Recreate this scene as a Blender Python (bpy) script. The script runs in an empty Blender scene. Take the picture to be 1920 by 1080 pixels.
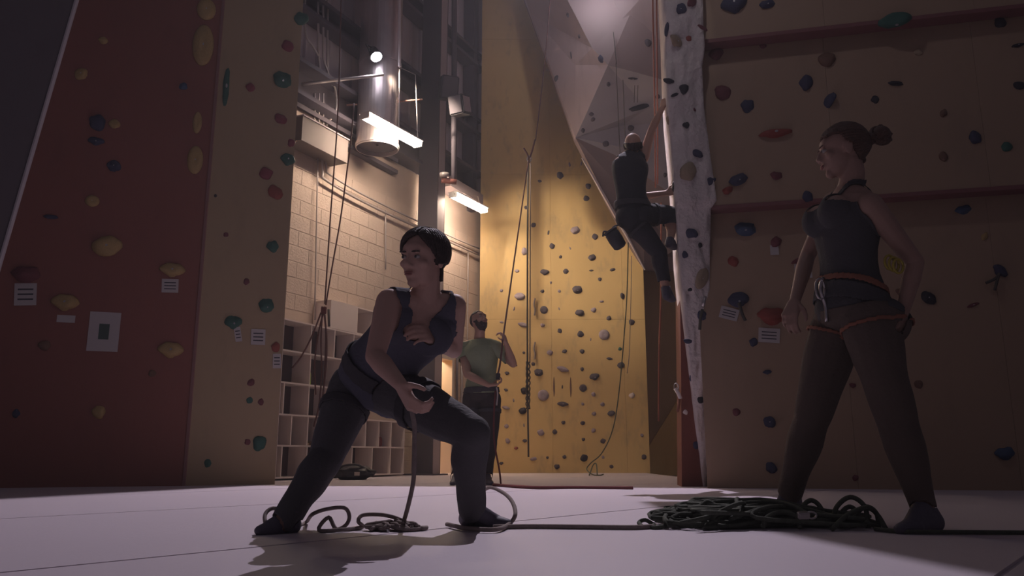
import bpy, bmesh, math, random
import numpy as np
from mathutils import Vector, Matrix, noise
from mathutils.bvhtree import BVHTree
V = Vector
sc = bpy.context.scene
col = sc.collection
random.seed(7)

# ------------------------------------------------------------------ camera
F = 1500.0; PITCH = math.atan(315/1500.0); H = .27
cp, sp = math.cos(PITCH), math.sin(PITCH)
cam_d = bpy.data.cameras.new('camera'); cam = bpy.data.objects.new('camera', cam_d); col.objects.link(cam)
cam_d.sensor_width = 36; cam_d.lens = 36*F/1920
cam.location = (0, 0, H); cam.rotation_euler = (math.pi/2+PITCH, 0, 0)
cam_d.clip_start = .05; cam_d.clip_end = 100
sc.camera = cam
vs = sc.view_settings
vs.view_transform = 'Standard'; vs.look = 'None'; vs.gamma = 1; vs.use_curve_mapping = False; vs.exposure = 0

# ------------------------------------------------------------------ light
w = bpy.data.worlds.new('dim_hall_air'); sc.world = w; w.use_nodes = True
bg = w.node_tree.nodes['Background']; bg.inputs[0].default_value = (.84, .70, .92, 1); bg.inputs[1].default_value = .042

def area(name, loc, target, size, power, color, spread=180, shape='DISK'):
    l = bpy.data.lights.new(name, 'AREA'); l.shape = shape; l.size = size; l.energy = power; l.color = color
    l.spread = math.radians(spread)
    o = bpy.data.objects.new(name, l); col.objects.link(o); o.location = loc
    o.rotation_euler = (V(target)-V(loc)).to_track_quat('-Z', 'Y').to_euler()
    return o
KEY = V((.9, 10.0, 8.2))
def spot(name, loc, target, power, color, angle, blend, r):
    l = bpy.data.lights.new(name, 'SPOT'); l.energy = power; l.color = color; l.spot_size = math.radians(angle); l.spot_blend = blend
    l.shadow_soft_size = r
    o = bpy.data.objects.new(name, l); col.objects.link(o); o.location = loc
    o.rotation_euler = (V(target)-V(loc)).to_track_quat('-Z', 'Y').to_euler()
    return o
spot('floodlight_beam', KEY, (-.1, 2.6, 0), 2100, (.95, .84, 1.0), 104, .15, .02)

# ------------------------------------------------------------------ helpers
def ray(px, py):
    a = (px-960)/F; b = (540-py)/F
    return V((a, cp-b*sp, sp+b*cp))
def at(px, py, Y):
    r = ray(px, py); t = Y/r.y
    return V((r.x*t, Y, H+r.z*t))
def onfloor(px, py, z=0.0):
    r = ray(px, py); t = (z-H)/r.z
    return V((r.x*t, r.y*t, z))
def link(name, me, mat=None, parent=None):
    o = bpy.data.objects.new(name, me); col.objects.link(o)
    if mat is not None:
        if len(me.materials) == 0: me.materials.append(mat)
        else:
            o.material_slots[0].link = 'OBJECT'; o.material_slots[0].material = mat
    if parent is not None: o.parent = parent
    return o
def tag(o, label=None, cat=None, group=None, kind=None):
    if label: o['label'] = label
    if cat: o['category'] = cat
    if group: o['group'] = group
    if kind: o['kind'] = kind
    return o
def empty(name, loc=(0, 0, 0)):
    o = bpy.data.objects.new(name, None); col.objects.link(o); o.location = loc; o.empty_display_size = .1
    return o
def finish(bm, name, mat, parent=None, smooth=False, world=True):
    """mesh given in world coordinates; re-expressed relative to the parent's place"""
    if parent is not None and world:
        bmesh.ops.translate(bm, verts=bm.verts, vec=-V(parent.location))
    bmesh.ops.recalc_face_normals(bm, faces=bm.faces)
    me = bpy.data.meshes.new(name); bm.to_mesh(me); bm.free()
    if smooth:
        for p in me.polygons: p.use_smooth = True
    return link(name, me, mat, parent)
def add_box(bm, c, ax, ay, az):
    """box: centre, three half-axis vectors"""
    c = V(c); ax = V(ax); ay = V(ay); az = V(az)
    vs_ = [bm.verts.new(c+sx*ax+sy*ay+sz*az) for sx in (-1, 1) for sy in (-1, 1) for sz in (-1, 1)]
    for f in ((0,1,3,2),(4,6,7,5),(0,4,5,1),(2,3,7,6),(0,2,6,4),(1,5,7,3)):
        bm.faces.new([vs_[i] for i in f])
    return vs_
def bx(bm, x0, x1, y0, y1, z0, z1):
    return add_box(bm, ((x0+x1)/2, (y0+y1)/2, (z0+z1)/2), ((x1-x0)/2, 0, 0), (0, (y1-y0)/2, 0), (0, 0, (z1-z0)/2))
def frame_of(d):
    d = d.normalized(); u = d.cross(V((0, 0, 1)))
    if u.length < .05: u = d.cross(V((1, 0, 0)))
    u.normalize(); return u, u.cross(d).normalized()
def tube(bm, pts, r, n=8, cap=True):
    pts = [V(p) for p in pts]; rings = []
    rs = r if isinstance(r, (list, tuple)) else [r]*len(pts)
    up = None
    for i, p in enumerate(pts):
        d = (pts[min(i+1, len(pts)-1)]-pts[max(i-1, 0)])
        if d.length < 1e-6: d = V((0, 0, 1))
        d.normalize()
        if up is None: u, v = frame_of(d)
        else:
            u = up-d*up.dot(d)
            if u.length < 1e-4: u, _ = frame_of(d)
            u.normalize(); v = u.cross(d)
        up = u
        rings.append([bm.verts.new(p+rs[i]*(math.cos(a)*u+math.sin(a)*v)) for a in [2*math.pi*k/n for k in range(n)]])
    for a, b in zip(rings, rings[1:]):
        for k in range(n): bm.faces.new((a[k], a[(k+1) % n], b[(k+1) % n], b[k]))
    if cap:
        bm.faces.new(rings[0][::-1]); bm.faces.new(rings[-1])
def smooth_path(pts, k=6):
    pts = [V(p) for p in pts]; P = [pts[0]*2-pts[1]]+pts+[pts[-1]*2-pts[-2]]; out = []
    for i in range(1, len(P)-2):
        for j in range(k):
            t = j/k; a, b, c, d = P[i-1], P[i], P[i+1], P[i+2]
            out.append(.5*((2*b)+(c-a)*t+(2*a-5*b+4*c-d)*t*t+(3*b-a-3*c+d)*t**3))
    out.append(pts[-1]); return out
def prism(bm, poly, off):
    """closed solid: polygon (world points) pushed by vector off"""
    n = len(poly); a = [bm.verts.new(V(p)) for p in poly]; b = [bm.verts.new(V(p)+off) for p in poly]
    bm.faces.new(a); bm.faces.new(b[::-1])
    for i in range(n): bm.faces.new((a[i], b[i], b[(i+1) % n], a[(i+1) % n]))
def cyl(bm, p0, p1, r0, r1=None, n=16):
    tube(bm, [p0, p1], [r0, r0 if r1 is None else r1], n)

# ------------------------------------------------------------------ materials
MATS = {}
def mat(name, c, rough=.7, var=.12, scale=6, bump=.05, bscale=60, metal=0, emit=None, strength=0, spec=.3):
    if name in MATS: return MATS[name]
    m = bpy.data.materials.new(name); m.use_nodes = True; nt = m.node_tree; b = nt.nodes['Principled BSDF']
    b.inputs['Roughness'].default_value = rough; b.inputs['Metallic'].default_value = metal
    b.inputs['Specular IOR Level'].default_value = spec
    tc = nt.nodes.new('ShaderNodeTexCoord')
    n1 = nt.nodes.new('ShaderNodeTexNoise'); n1.inputs['Scale'].default_value = scale; n1.inputs['Detail'].default_value = 5
    nt.links.new(tc.outputs['Object'], n1.inputs['Vector'])
    mx = nt.nodes.new('ShaderNodeMix'); mx.data_type = 'RGBA'
    mx.inputs[6].default_value = tuple(v*(1-var) for v in c)+(1,); mx.inputs[7].default_value = tuple(min(1, v*(1+var)) for v in c)+(1,)
    nt.links.new(n1.outputs['Fac'], mx.inputs[0]); nt.links.new(mx.outputs[2], b.inputs['Base Color'])
    if bump:
        n2 = nt.nodes.new('ShaderNodeTexNoise'); n2.inputs['Scale'].default_value = bscale; n2.inputs['Detail'].default_value = 3
        nt.links.new(tc.outputs['Object'], n2.inputs['Vector'])
        bp = nt.nodes.new('ShaderNodeBump'); bp.inputs['Strength'].default_value = bump; bp.inputs['Distance'].default_value = .02
        nt.links.new(n2.outputs['Fac'], bp.inputs['Height']); nt.links.new(bp.outputs['Normal'], b.inputs['Normal'])
    if emit:
        b.inputs['Emission Color'].default_value = tuple(emit)+(1,); b.inputs['Emission Strength'].default_value = strength
    MATS[name] = m; return m
def scuffed(name, c, dark, amount=.35, scale=1.6):
    """painted plywood with chalk and rubber scuffs"""
    m = mat(name, c, .62, .07, 1.2, .08, 140)
    nt = m.node_tree; b = nt.nodes['Principled BSDF']; src = b.inputs['Base Color'].links[0].from_socket
    tc = [n for n in nt.nodes if n.type == 'TEX_COORD'][0]
    mp = nt.nodes.new('ShaderNodeMapping'); mp.inputs['Scale'].default_value = (1, 1, .45); nt.links.new(tc.outputs['Object'], mp.inputs[0])
    n = nt.nodes.new('ShaderNodeTexNoise'); n.inputs['Scale'].default_value = scale*2.2; n.inputs['Detail'].default_value = 9; n.inputs['Roughness'].default_value = .72
    nt.links.new(mp.outputs[0], n.inputs['Vector'])
    r = nt.nodes.new('ShaderNodeValToRGB'); r.color_ramp.elements[0].position = .52; r.color_ramp.elements[1].position = .78
    r.color_ramp.elements[0].color = (0, 0, 0, 1); r.color_ramp.elements[1].color = (amount, amount, amount, 1)
    nt.links.new(n.outputs['Fac'], r.inputs[0])
    mx = nt.nodes.new('ShaderNodeMix'); mx.data_type = 'RGBA'; mx.inputs[7].default_value = tuple(dark)+(1,)
    nt.links.new(r.outputs[0], mx.inputs[0]); nt.links.new(src, mx.inputs[6]); nt.links.new(mx.outputs[2], b.inputs['Base Color'])
    return m
M_yel = scuffed('yellow_wall_paint', (.66, .47, .21), (.34, .26, .17), .8)
M_och = scuffed('ochre_wall_paint', (.37, .255, .175), (.26, .19, .14), .4)
M_olive = scuffed('olive_yellow_paint', (.40, .29, .18), (.27, .2, .14), .4)
M_red = scuffed('brick_red_paint', (.27, .10, .08), (.16, .07, .065), .35)
M_redc = scuffed('rust_red_paint', (.21, .072, .055), (.14, .06, .05), .35)
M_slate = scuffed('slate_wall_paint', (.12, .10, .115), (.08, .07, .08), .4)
M_grey = mat('grey_rock_render', (.70, .62, .59), .6, .30, 5, 1.0, 22)
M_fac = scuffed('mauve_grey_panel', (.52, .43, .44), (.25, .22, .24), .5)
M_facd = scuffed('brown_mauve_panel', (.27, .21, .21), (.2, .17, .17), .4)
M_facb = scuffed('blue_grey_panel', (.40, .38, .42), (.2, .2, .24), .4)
M_pale = mat('pale_paint_and_highlight', (.75, .68, .70), .35, .05)
M_mat = mat('mat_vinyl', (.56, .50, .55), .55, .06, .8, .05, 30)
M_under = mat('bare_floor', (.22, .16, .13), .8, .15, 2)
M_block = mat('painted_block', (.60, .49, .42), .85, .08, 3, .3, 45)
M_joint = mat('block_mortar', (.56, .455, .39), .9, .1)
M_clad = mat('cladding_steel', (.52, .46, .50), .55, .06, 2)
M_girt = mat('dark_steel_girt', (.11, .095, .115), .6, .15, 4)
M_col = mat('grey_painted_steel', (.10, .088, .105), .5, .1, 3)
M_coll = mat('pale_steel_flange', (.40, .34, .36), .5, .1, 3)
M_galv = mat('galvanised_duct', (.62, .56, .58), .38, .15, 5, .05, 20, metal=.85)
M_pipe = mat('conduit_grey', (.50, .45, .44), .45, .1, 5, 0, metal=.3)
M_cream = mat('cream_panel', (.66, .58, .52), .6, .04)
M_white = mat('white_laminate', (.80, .70, .66), .5, .04, 4, 0)
M_blk = mat('black_plastic', (.045, .042, .05), .5, .2, 8, .05)
M_tube = mat('lamp_tube_glow', (1, .95, .9), .3, 0, 1, 0, emit=(1, .78, .60), strength=82)
M_bulb = mat('floodlight_lens_glow', (1, 1, 1), .3, 0, 1, 0, emit=(.96, .9, 1), strength=60)
M_refl = mat('lamp_reflector_white', (.8, .78, .75), .4, .02, 3, 0)
M_wood = mat('warm_wood_door', (.62, .36, .12), .5, .2, 3)
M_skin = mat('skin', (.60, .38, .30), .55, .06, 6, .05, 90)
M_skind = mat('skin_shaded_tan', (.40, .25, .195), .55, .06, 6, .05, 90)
M_blackc = mat('black_cotton', (.042, .040, .047), .85, .12, 12, .2, 90)
M_skinp = mat('skin_pale', (.50, .30, .22), .55, .06, 6, .05, 90)
M_lip = mat('lips', (.36, .15, .13), .5, .05)
M_eye = mat('eye_white', (.42, .38, .36), .3, .02, 3, 0)
M_iris = mat('iris', (.05, .035, .03), .2, .05, 3, 0)
M_hairb = mat('dark_brown_hair', (.055, .036, .032), .5, .4, 40, .5, 160)
M_hairc = mat('chestnut_hair', (.12, .06, .042), .5, .4, 40, .5, 160)
M_navy = mat('navy_jersey', (.098, .096, .125), .85, .12, 12, .2, 90)
M_black = mat('black_jersey', (.075, .071, .077), .85, .12, 12, .2, 90)
M_pants = mat('charcoal_trousers', (.105, .10, .105), .85, .14, 10, .25, 70)
M_brownp = mat('brown_trousers', (.125, .092, .075), .85, .14, 10, .25, 70)
M_green = mat('sage_green_cotton', (.30, .34, .22), .85, .08, 12, .2, 80)
M_shoe = mat('dark_shoe', (.10, .09, .12), .6, .2, 14, .1)
M_sole = mat('shoe_sole', (.25, .22, .24), .6, .1)
M_harn = mat('harness_webbing', (.065, .06, .066), .8, .2, 40)
M_orange = mat('orange_webbing', (.30, .12, .075), .8, .1, 40)
M_chrome = mat('dull_metal', (.55, .52, .52), .3, .05, 5, 0, metal=.9)

# ------------------------------------------------------------------ setting: floor
fb = bmesh.new(); bx(fb, -9, 9, -2, 16.5, -.30, -.06)
floor = finish(fb, 'floor', M_under); tag(floor, kind='structure')
# long vinyl mats laid diagonally, each clipped to the open floor outline
outline = [V((-9, -1.2)), V((9, -1.2)), V((9, 6.9)), V((4.1, 7.6)), V((2.2, 8.2)), V((2.2, 15.4)), V((-3.6, 15.4)), V((-9, 9.3))]
def clip(poly, nrm, dd, keep=1):
    out = []
    for i, a in enumerate(poly):
        b = poly[(i+1) % len(poly)]; da = (a.dot(nrm)-dd)*keep; db = (b.dot(nrm)-dd)*keep
        if da >= 0: out.append(a)
        if (da >= 0) != (db >= 0): out.append(a+(b-a)*(da/(da-db)))
    return out
nn = V((.78, -.626)).normalized()
k0 = -4.04
for i in range(-7, 8):
    a = k0+i*1.85+.001; b = k0+(i+1)*1.85-.001
    P = clip(clip(outline, nn, a), nn, b, -1)
    if len(P) < 3: continue
    bm = bmesh.new(); prism(bm, [V((p.x, p.y, -.06)) for p in P], V((0, 0, .06)))
    bmesh.ops.bevel(bm, geom=[e for e in bm.edges if abs(e.verts[0].co.z) < 1e-4 and abs(e.verts[1].co.z) < 1e-4], offset=.008, segments=2, affect='EDGES')
    o = finish(bm, 'floor_mat', M_mat, floor)

STRUCT = []      # meshes that climbing holds are bolted to
def struct(name, bm, m, parent=None, hold=True, smooth=False):
    o = finish(bm, name, m, parent, smooth)
    if parent is None: tag(o, kind='structure')
    if hold: STRUCT.append(o)
    return o
def panelled(name, A, B, z0, z1, m, thick, nrm, pw=1.22, ph=2.44, gap=.004):
    """wall slab from A to B (xy), backing + plywood panels as parts"""
    A = V((A[0], A[1], 0)); B = V((B[0], B[1], 0)); d = (B-A).normalized(); Lw = (B-A).length; nrm = V((nrm[0], nrm[1], 0)).normalized()
    bm = bmesh.new(); prism(bm, [A+V((0, 0, z0)), B+V((0, 0, z0)), B+V((0, 0, z1)), A+V((0, 0, z1))], -nrm*thick)
    bmesh.ops.translate(bm, verts=bm.verts, vec=-nrm*.018)
    root = struct(name, bm, m)
    z = z0; cnt = 0
    while z < z1-.02:
        zt = min(z+ph, z1); x = 0
        while x < Lw-.02:
            xt = min(x+pw, Lw)
            if Lw-xt < .15: xt = Lw
            g = gap
            bm = bmesh.new()
            add_box(bm, A+d*((x+xt)/2)+V((0, 0, (z+zt)/2))-nrm*.009, d*((xt-x)/2-g), nrm*.009, V((0, 0, (zt-z)/2-g)))
            bmesh.ops.bevel(bm, geom=bm.edges[:], offset=.0015, segments=1, affect='EDGES')
            p = finish(bm, 'plywood_panel', m, root); STRUCT.append(p); cnt += 1
            x = xt
        z = zt
    return root

# lit yellow climbing wall at the back
YB = 13.4
xl = at(900, 500, YB).x; xr = at(1213, 700, YB).x
panelled('wall_back', (xl, YB), (xr, YB), -.06, 9.6, M_yel, .3, (0, -1), 1.22, 2.6, gap=.0012)
# recess wall to its right
bm = bmesh.new(); bx(bm, xr-.3, 4.2, YB+.85, YB+1.05, -.06, 9.6); struct('wall_recess', bm, M_olive)
bm = bmesh.new(); prism(bm, [V((2.05, 14.2, -.06)), V((3.1, 14.2, -.06)), V((3.1, 14.2, 1.5))], V((0, .1, 0)))
struct('trim_1', bm, M_yel)

# left red wall: slanting slab
RA = onfloor(0, 915); RB = onfloor(345, 911)
rd = (RB-RA).normalized(); rn = V((rd.y, -rd.x, 0))
def onplane(px, py, A, n):
    r = ray(px, py); o = V((0, 0, H)); t = (A-o).dot(n)/r.dot(n); return o+r*t
edge_b = onplane(-175, 1095, RA, rn); edge_t = onplane(203, -200, RA, rn)
tl = edge_b+(edge_t-edge_b)*((-.06-edge_b.z)/(edge_t.z-edge_b.z)); tt = edge_b+(edge_t-edge_b)*((8.5-edge_b.z)/(edge_t.z-edge_b.z))
bm = bmesh.new(); prism(bm, [tl, V((RB.x, RB.y, -.06)), V((RB.x, RB.y, 8.5)), tt], -rn*.25)
struct('wall_left', bm, M_red)
# pale strip along the slanting edge of the red wall
bm = bmesh.new(); tube(bm, [tl+rn*.012+(tt-tl)*k/12 for k in range(13)], .021, 8); struct('trim_2', bm, M_pale, hold=False)
# dark facet left of that edge, coming toward the camera
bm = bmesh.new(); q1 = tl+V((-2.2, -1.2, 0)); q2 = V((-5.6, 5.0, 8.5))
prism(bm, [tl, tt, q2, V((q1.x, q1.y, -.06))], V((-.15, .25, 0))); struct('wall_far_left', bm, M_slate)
# olive side wall going back from the red wall
SB = onfloor(515, 908.5)
sd = (SB-RB).normalized(); sn = V((sd.y, -sd.x, 0))
bm = bmesh.new(); prism(bm, [V((RB.x, RB.y, -.06)), V((SB.x, SB.y, -.06)), V((SB.x, SB.y, 8.5)), V((RB.x, RB.y, 8.5))], -sn*.22)
struct('wall_left_side', bm, M_olive)
bm = bmesh.new(); bx(bm, RB.x-.012, RB.x+.012, RB.y-.014, RB.y+.012, -.05, 8.5); struct('trim_3', bm, mat('mauve_corner_strip', (.33, .17, .16), .6), hold=False)

# right wall: three tiers, each stepping out over the one below
R0 = V((1.69, 7.12, 0)); R1 = V((4.9, 6.37, 0)); rdv = (R1-R0).normalized(); rnv = V((rdv.y, -rdv.x, 0))
R1 = R0+rdv*4.6
z1 = 2.47; z2 = 4.03
panelled('wall_right', R0, R1, -.06, z1, M_och, .35, rnv, 1.22, 2.6, gap=.0006)
t2 = rnv*.15; t3 = rnv*.30
panelled('wall_right_middle', R0+t2, R1+t2, z1, z2, M_och, .5, rnv, 1.22, 2.44, gap=.0006)
panelled('wall_right_upper', R0+t3, R1+t3, z2, 6.6, M_och, .65, rnv, 1.22, 2.6, gap=.0006)
M_led = mat('maroon_ledge_shade', (.22, .09, .09), .6)  # dark maroon puts the shade under each tier into the strip colour
for k, (tv, z) in enumerate(((t2, z1), (t3, z2))):
    bm = bmesh.new(); c = (R0+R1)/2+tv+V((0, 0, z))-rnv*.07; add_box(bm, c, rdv*2.3, rnv*.076, V((0, 0, .018)))
    struct('trim_%d' % (4+k), bm, M_led, hold=False)

# unseen overhang above the right wall, added to cast the floor shade
bm = bmesh.new(); prism(bm, [V((.868, 8.66, 6.0)), V((.98, 7.85, 6.0)), V((1.45, 6.7, 6.4)), V((5.4, 5.8, 6.6)), V((5.4, 8.9, 6.3))], V((0, 0, .25)))
struct('shade_overhang', bm, M_och, hold=False)

# faceted overhang in front of the yellow wall
FV = dict(A=at(942, -120, 12.7), A1=at(996, 27, 12.75), B=at(1003, -120, 11.6), C1=at(1110, 90, 11.5), C=at(1140, 122, 11.4),
          D=at(1079, 258, 12.1), E=at(1167, 235, 12.2), G=at(1151, 400, 12.9), K=at(1208, 505, 13.36),
          L=at(1152, 290, 12.35), R_=at(1340, -160, 10.4), S=at(1340, 175, 11.6), T=at(1340, 225, 12.3), U=at(1340, 420, 12.9), W=at(1300, 505, 13.9))
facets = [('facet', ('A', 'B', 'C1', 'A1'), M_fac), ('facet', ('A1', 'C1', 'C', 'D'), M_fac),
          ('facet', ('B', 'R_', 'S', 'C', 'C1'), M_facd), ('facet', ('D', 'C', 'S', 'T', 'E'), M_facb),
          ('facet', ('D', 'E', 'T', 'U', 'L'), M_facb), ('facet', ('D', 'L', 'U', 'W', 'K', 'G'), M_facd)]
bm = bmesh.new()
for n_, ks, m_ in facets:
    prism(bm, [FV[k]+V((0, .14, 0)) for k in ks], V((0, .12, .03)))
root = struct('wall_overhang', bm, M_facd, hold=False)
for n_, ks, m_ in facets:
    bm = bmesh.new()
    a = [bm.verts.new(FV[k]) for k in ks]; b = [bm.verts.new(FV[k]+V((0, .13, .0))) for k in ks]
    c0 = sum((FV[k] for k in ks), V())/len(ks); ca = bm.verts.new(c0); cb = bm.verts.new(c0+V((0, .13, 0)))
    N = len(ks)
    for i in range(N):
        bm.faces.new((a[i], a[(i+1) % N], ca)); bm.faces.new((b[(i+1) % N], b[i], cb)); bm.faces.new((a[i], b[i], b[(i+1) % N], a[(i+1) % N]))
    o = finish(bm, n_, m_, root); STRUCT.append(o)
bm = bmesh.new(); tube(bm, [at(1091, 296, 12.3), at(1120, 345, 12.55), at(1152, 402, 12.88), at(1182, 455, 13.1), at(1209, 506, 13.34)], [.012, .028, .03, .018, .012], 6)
finish(bm, 'edge_highlight', M_pale, root)  # pale colour paints in the highlight along the facet edge

# grey rendered arete with the rust-red wedge at its foot
rows = [(-140, 1238, 1312, 6.55), (0, 1245, 1318, 6.6), (60, 1247, 1319, 6.66), (85, 1248, 1322, 6.7), (120, 1249, 1316, 6.72), (200, 1253, 1320, 6.78),
        (300, 1262, 1333, 6.84), (375, 1268, 1344, 6.88), (392, 1269, 1333, 6.92), (480, 1273, 1331, 7.0), (560, 1281, 1330, 7.08), (650, 1290, 1329, 7.16), (780, 1304, 1327, 7.28), (916, 1319, 1326, 7.40)]
bm = bmesh.new(); NX = 16; grid = []
def rowinterp(py):
    for a, b in zip(rows, rows[1:]):
        if a[0] <= py <= b[0]:
            t = (py-a[0])/(b[0]-a[0]); return [a[i]+(b[i]-a[i])*t for i in range(4)]
    return rows[-1]
pys = sorted(set([r_[0] for r_ in rows]+list(range(-140, 916, 8))))
for py in pys:
    _, x0, x1, Y = rowinterp(py); line = []
    for k in range(NX+1):
        t = k/NX; p = at(x0+(x1-x0)*t, py, Y+.05*abs(t-.4)**1.5)
        wob = noise.noise(p*V((7, 7, 3.2)))*.022+noise.noise(p*V((26, 26, 9)))*.012+max(0, noise.noise(p*V((14, 14, 5))+V((9, 0, 0)))-.15)*.05
        line.append(p+V((wob*.25 if k in (0, NX) else 0, wob, 0)))
    if py == pys[-1]:
        for p in line: p.z = -.06
    back = [line[-1]+V((.10, .55, 0)), line[0]+V((.06, .55, 0))]
    grid.append([bm.verts.new(p) for p in line+back])
for a, b in zip(grid, grid[1:]):
    n_ = len(a)
    for k in range(n_): bm.faces.new((a[k], a[(k+1) % n_], b[(k+1) % n_], b[k]))
bm.faces.new(grid[0]); bm.faces.new(grid[-1][::-1])
struct('wall_arete', bm, M_grey, smooth=True)
bm = bmesh.new()
prism(bm, [at(1273, 440, 7.34), at(1277, 700, 7.38), V((at(1278, 912, 7.42).x, 7.42, -.06)), V((at(1324, 912, 7.44).x, 7.44, -.06)), at(1300, 700, 7.38), at(1278, 470, 7.34)], V((.05, .45, 0)))
struct('wall_arete_base', bm, M_redc)

# thin haze volume added to lift the darks and glow round lamps
bm = bmesh.new(); bx(bm, -8.5, 8.5, -1.5, 15.4, .002, 9.55)
mh = bpy.data.materials.new('added_haze'); mh.use_nodes = True; nt = mh.node_tree; nt.nodes.clear()
oo = nt.nodes.new('ShaderNodeOutputMaterial'); vsn = nt.nodes.new('ShaderNodeVolumeScatter'); vsn.inputs['Density'].default_value = .0045; vsn.inputs['Anisotropy'].default_value = .35
nt.links.new(vsn.outputs[0], oo.inputs['Volume'])
hz = finish(bm, 'haze', mh); tag(hz, 'thin haze added through the hall air to lift the darks', 'haze', kind='stuff')

# ------------------------------------------------------------------ block wall (back left)
W0 = V((-.527, 13.4, 0)); wd = V((-.5, -1, 0)).normalized(); wn = V((1, -.5, 0)).normalized()
def wpt(s, z, o=0): return W0+wd*s+wn*o+V((0, 0, z))
def wpix(px, py, o=0):
    r = ray(px, py); t = (W0+wn*o-V((0, 0, H))).dot(wn)/r.dot(wn); return V((0, 0, H))+r*t
def wbox(bm, s0, s1, z0, z1, o0, o1): return add_box(bm, wpt((s0+s1)/2, (z0+z1)/2, (o0+o1)/2), wd*((s1-s0)/2), wn*((o1-o0)/2), V((0, 0, (z1-z0)/2)))
WO = -.30; D0, D1, DZ = .41, 1.25, 1.87
bm = bmesh.new()
wbox(bm, -1.0, D0, -.06, 4.65, WO-.2, WO+.008); wbox(bm, D1, 5.9, -.06, 4.65, WO-.2, WO+.008); wbox(bm, D0, D1, DZ, 4.65, WO-.2, WO+.008)
wroot = struct('wall_left_back', bm, M_joint, hold=False)
def block_mesh(hw, name):
    bm = bmesh.new(); add_box(bm, (0, 0, 0), (hw, 0, 0), (0, .012, 0), (0, 0, .0965))
    bmesh.ops.bevel(bm, geom=bm.edges[:], offset=.004, segments=1, affect='EDGES')
    me = bpy.data.meshes.new(name); bm.to_mesh(me); bm.free(); me.materials.append(M_block); return me
bme = {}
rotw = math.atan2(wd.y, wd.x); nb = 0
for r_ in range(20):
    z = r_*.203+.1
    s = .75-.4 if r_ % 2 else .75-.2
    s = -.6+(.2 if r_ % 2 else 0)
    while s < 5.6:
        s0, s1 = s, s+.40; s += .405
        if z < 1.95 and 2.0 < s0 and s1 < 4.7: continue      # fully hidden by the cubby shelves
        if s1 < -.15: continue
        if z-.1 < DZ:
            if s0 >= D0-.05 and s1 <= D1+.05: continue
            if s0 < D0 < s1: s1 = D0
            elif s0 < D1 < s1: s0 = D1
            if s1-s0 < .06: continue
        if nb >= 300: break
        hw = round((s1-s0)/2-.0025, 3)
        if hw not in bme: bme[hw] = block_mesh(hw, 'concrete_block')
        o = bpy.data.objects.new('concrete_block', bme[hw]); col.objects.link(o); o.parent = wroot
        o.location = wpt((s0+s1)/2, z, WO+random.uniform(-.0015, .0015)); o.rotation_euler = (0, 0, rotw); nb += 1
# steel cladding above
bm = bmesh.new(); s = -1.0; prof = []
while s < 6.6:
    prof += [(s, 0), (s+.16, 0), (s+.175, .03), (s+.215, .03), (s+.23, 0)]; s += .25
va = [bm.verts.new(wpt(a, 4.65, WO-.12+b)) for a, b in prof]; vb = [bm.verts.new(wpt(a, 9.6, WO-.12+b)) for a, b in prof]
for i in range(len(prof)-1): bm.faces.new((va[i], va[i+1], vb[i+1], vb[i]))
struct('wall_cladding', bm, M_clad, hold=False)
def girt(name, s0, s1, z0, z1, o, dep, m):
    bm = bmesh.new(); t = .012
    wbox(bm, s0, s1, z0, z1, o, o+t); wbox(bm, s0, s1, z1-t, z1, o+t+.0005, o+dep); wbox(bm, s0, s1, z0, z0+t, o+t+.0005, o+dep)
    wbox(bm, s0, s1, z1-.06, z1-t-.0005, o+dep-t, o+dep); wbox(bm, s0, s1, z0+t+.0005, z0+.06, o+dep-t, o+dep)
    return tag(finish(bm, name, m), kind='structure')
girt('trim_6', -.35, 4.7, 4.72, 5.22, WO-.08, .30, M_girt)
girt('trim_7', -.35, 4.72, 5.95, 6.27, WO-.08, .24, M_girt)
girt('trim_8', -.35, 4.72, 7.27, 7.56, WO-.08, .24, M_girt)
girt('trim_9', 2.3, 4.66, 4.42, 4.66, WO-.08, .2, M_girt)
bm = bmesh.new(); wbox(bm, -.12, .02, 4.5, 9.6, WO-.1, WO+.12); tag(finish(bm, 'trim_10', M_girt), kind='structure')
bm = bmesh.new(); wbox(bm, -.18, 1.1, 4.58, 4.75, WO-.05, WO+.32); tag(finish(bm, 'trim_11', M_coll), kind='structure')

# steel column (H section)
c_o = .0
cc = wpix(801, 885, .05); s_c = (cc-W0).dot(wd)
t = empty('steel_column', wpt(s_c, 0, .03)); tag(t, 'tall dark grey steel column between the two tube lights', 'column')
bm = bmesh.new(); wbox(bm, s_c-.11, s_c-.09, 0, 9.5, -.15, .2); wbox(bm, s_c+.09, s_c+.11, 0, 9.5, -.15, .2); finish(bm, 'flange', M_col, t)
bm = bmesh.new(); wbox(bm, s_c-.0895, s_c+.0895, 0, 9.5, .19, .2); finish(bm, 'side_plate', M_coll, t)
bm = bmesh.new(); wbox(bm, s_c-.0895, s_c+.0895, 0, 9.5, -.005, .005); finish(bm, 'web', M_col, t)
bm = bmesh.new(); wbox(bm, s_c-.2, s_c+.2, 0, .02, -.24, .28); finish(bm, 'base_plate', M_girt, t)

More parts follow.
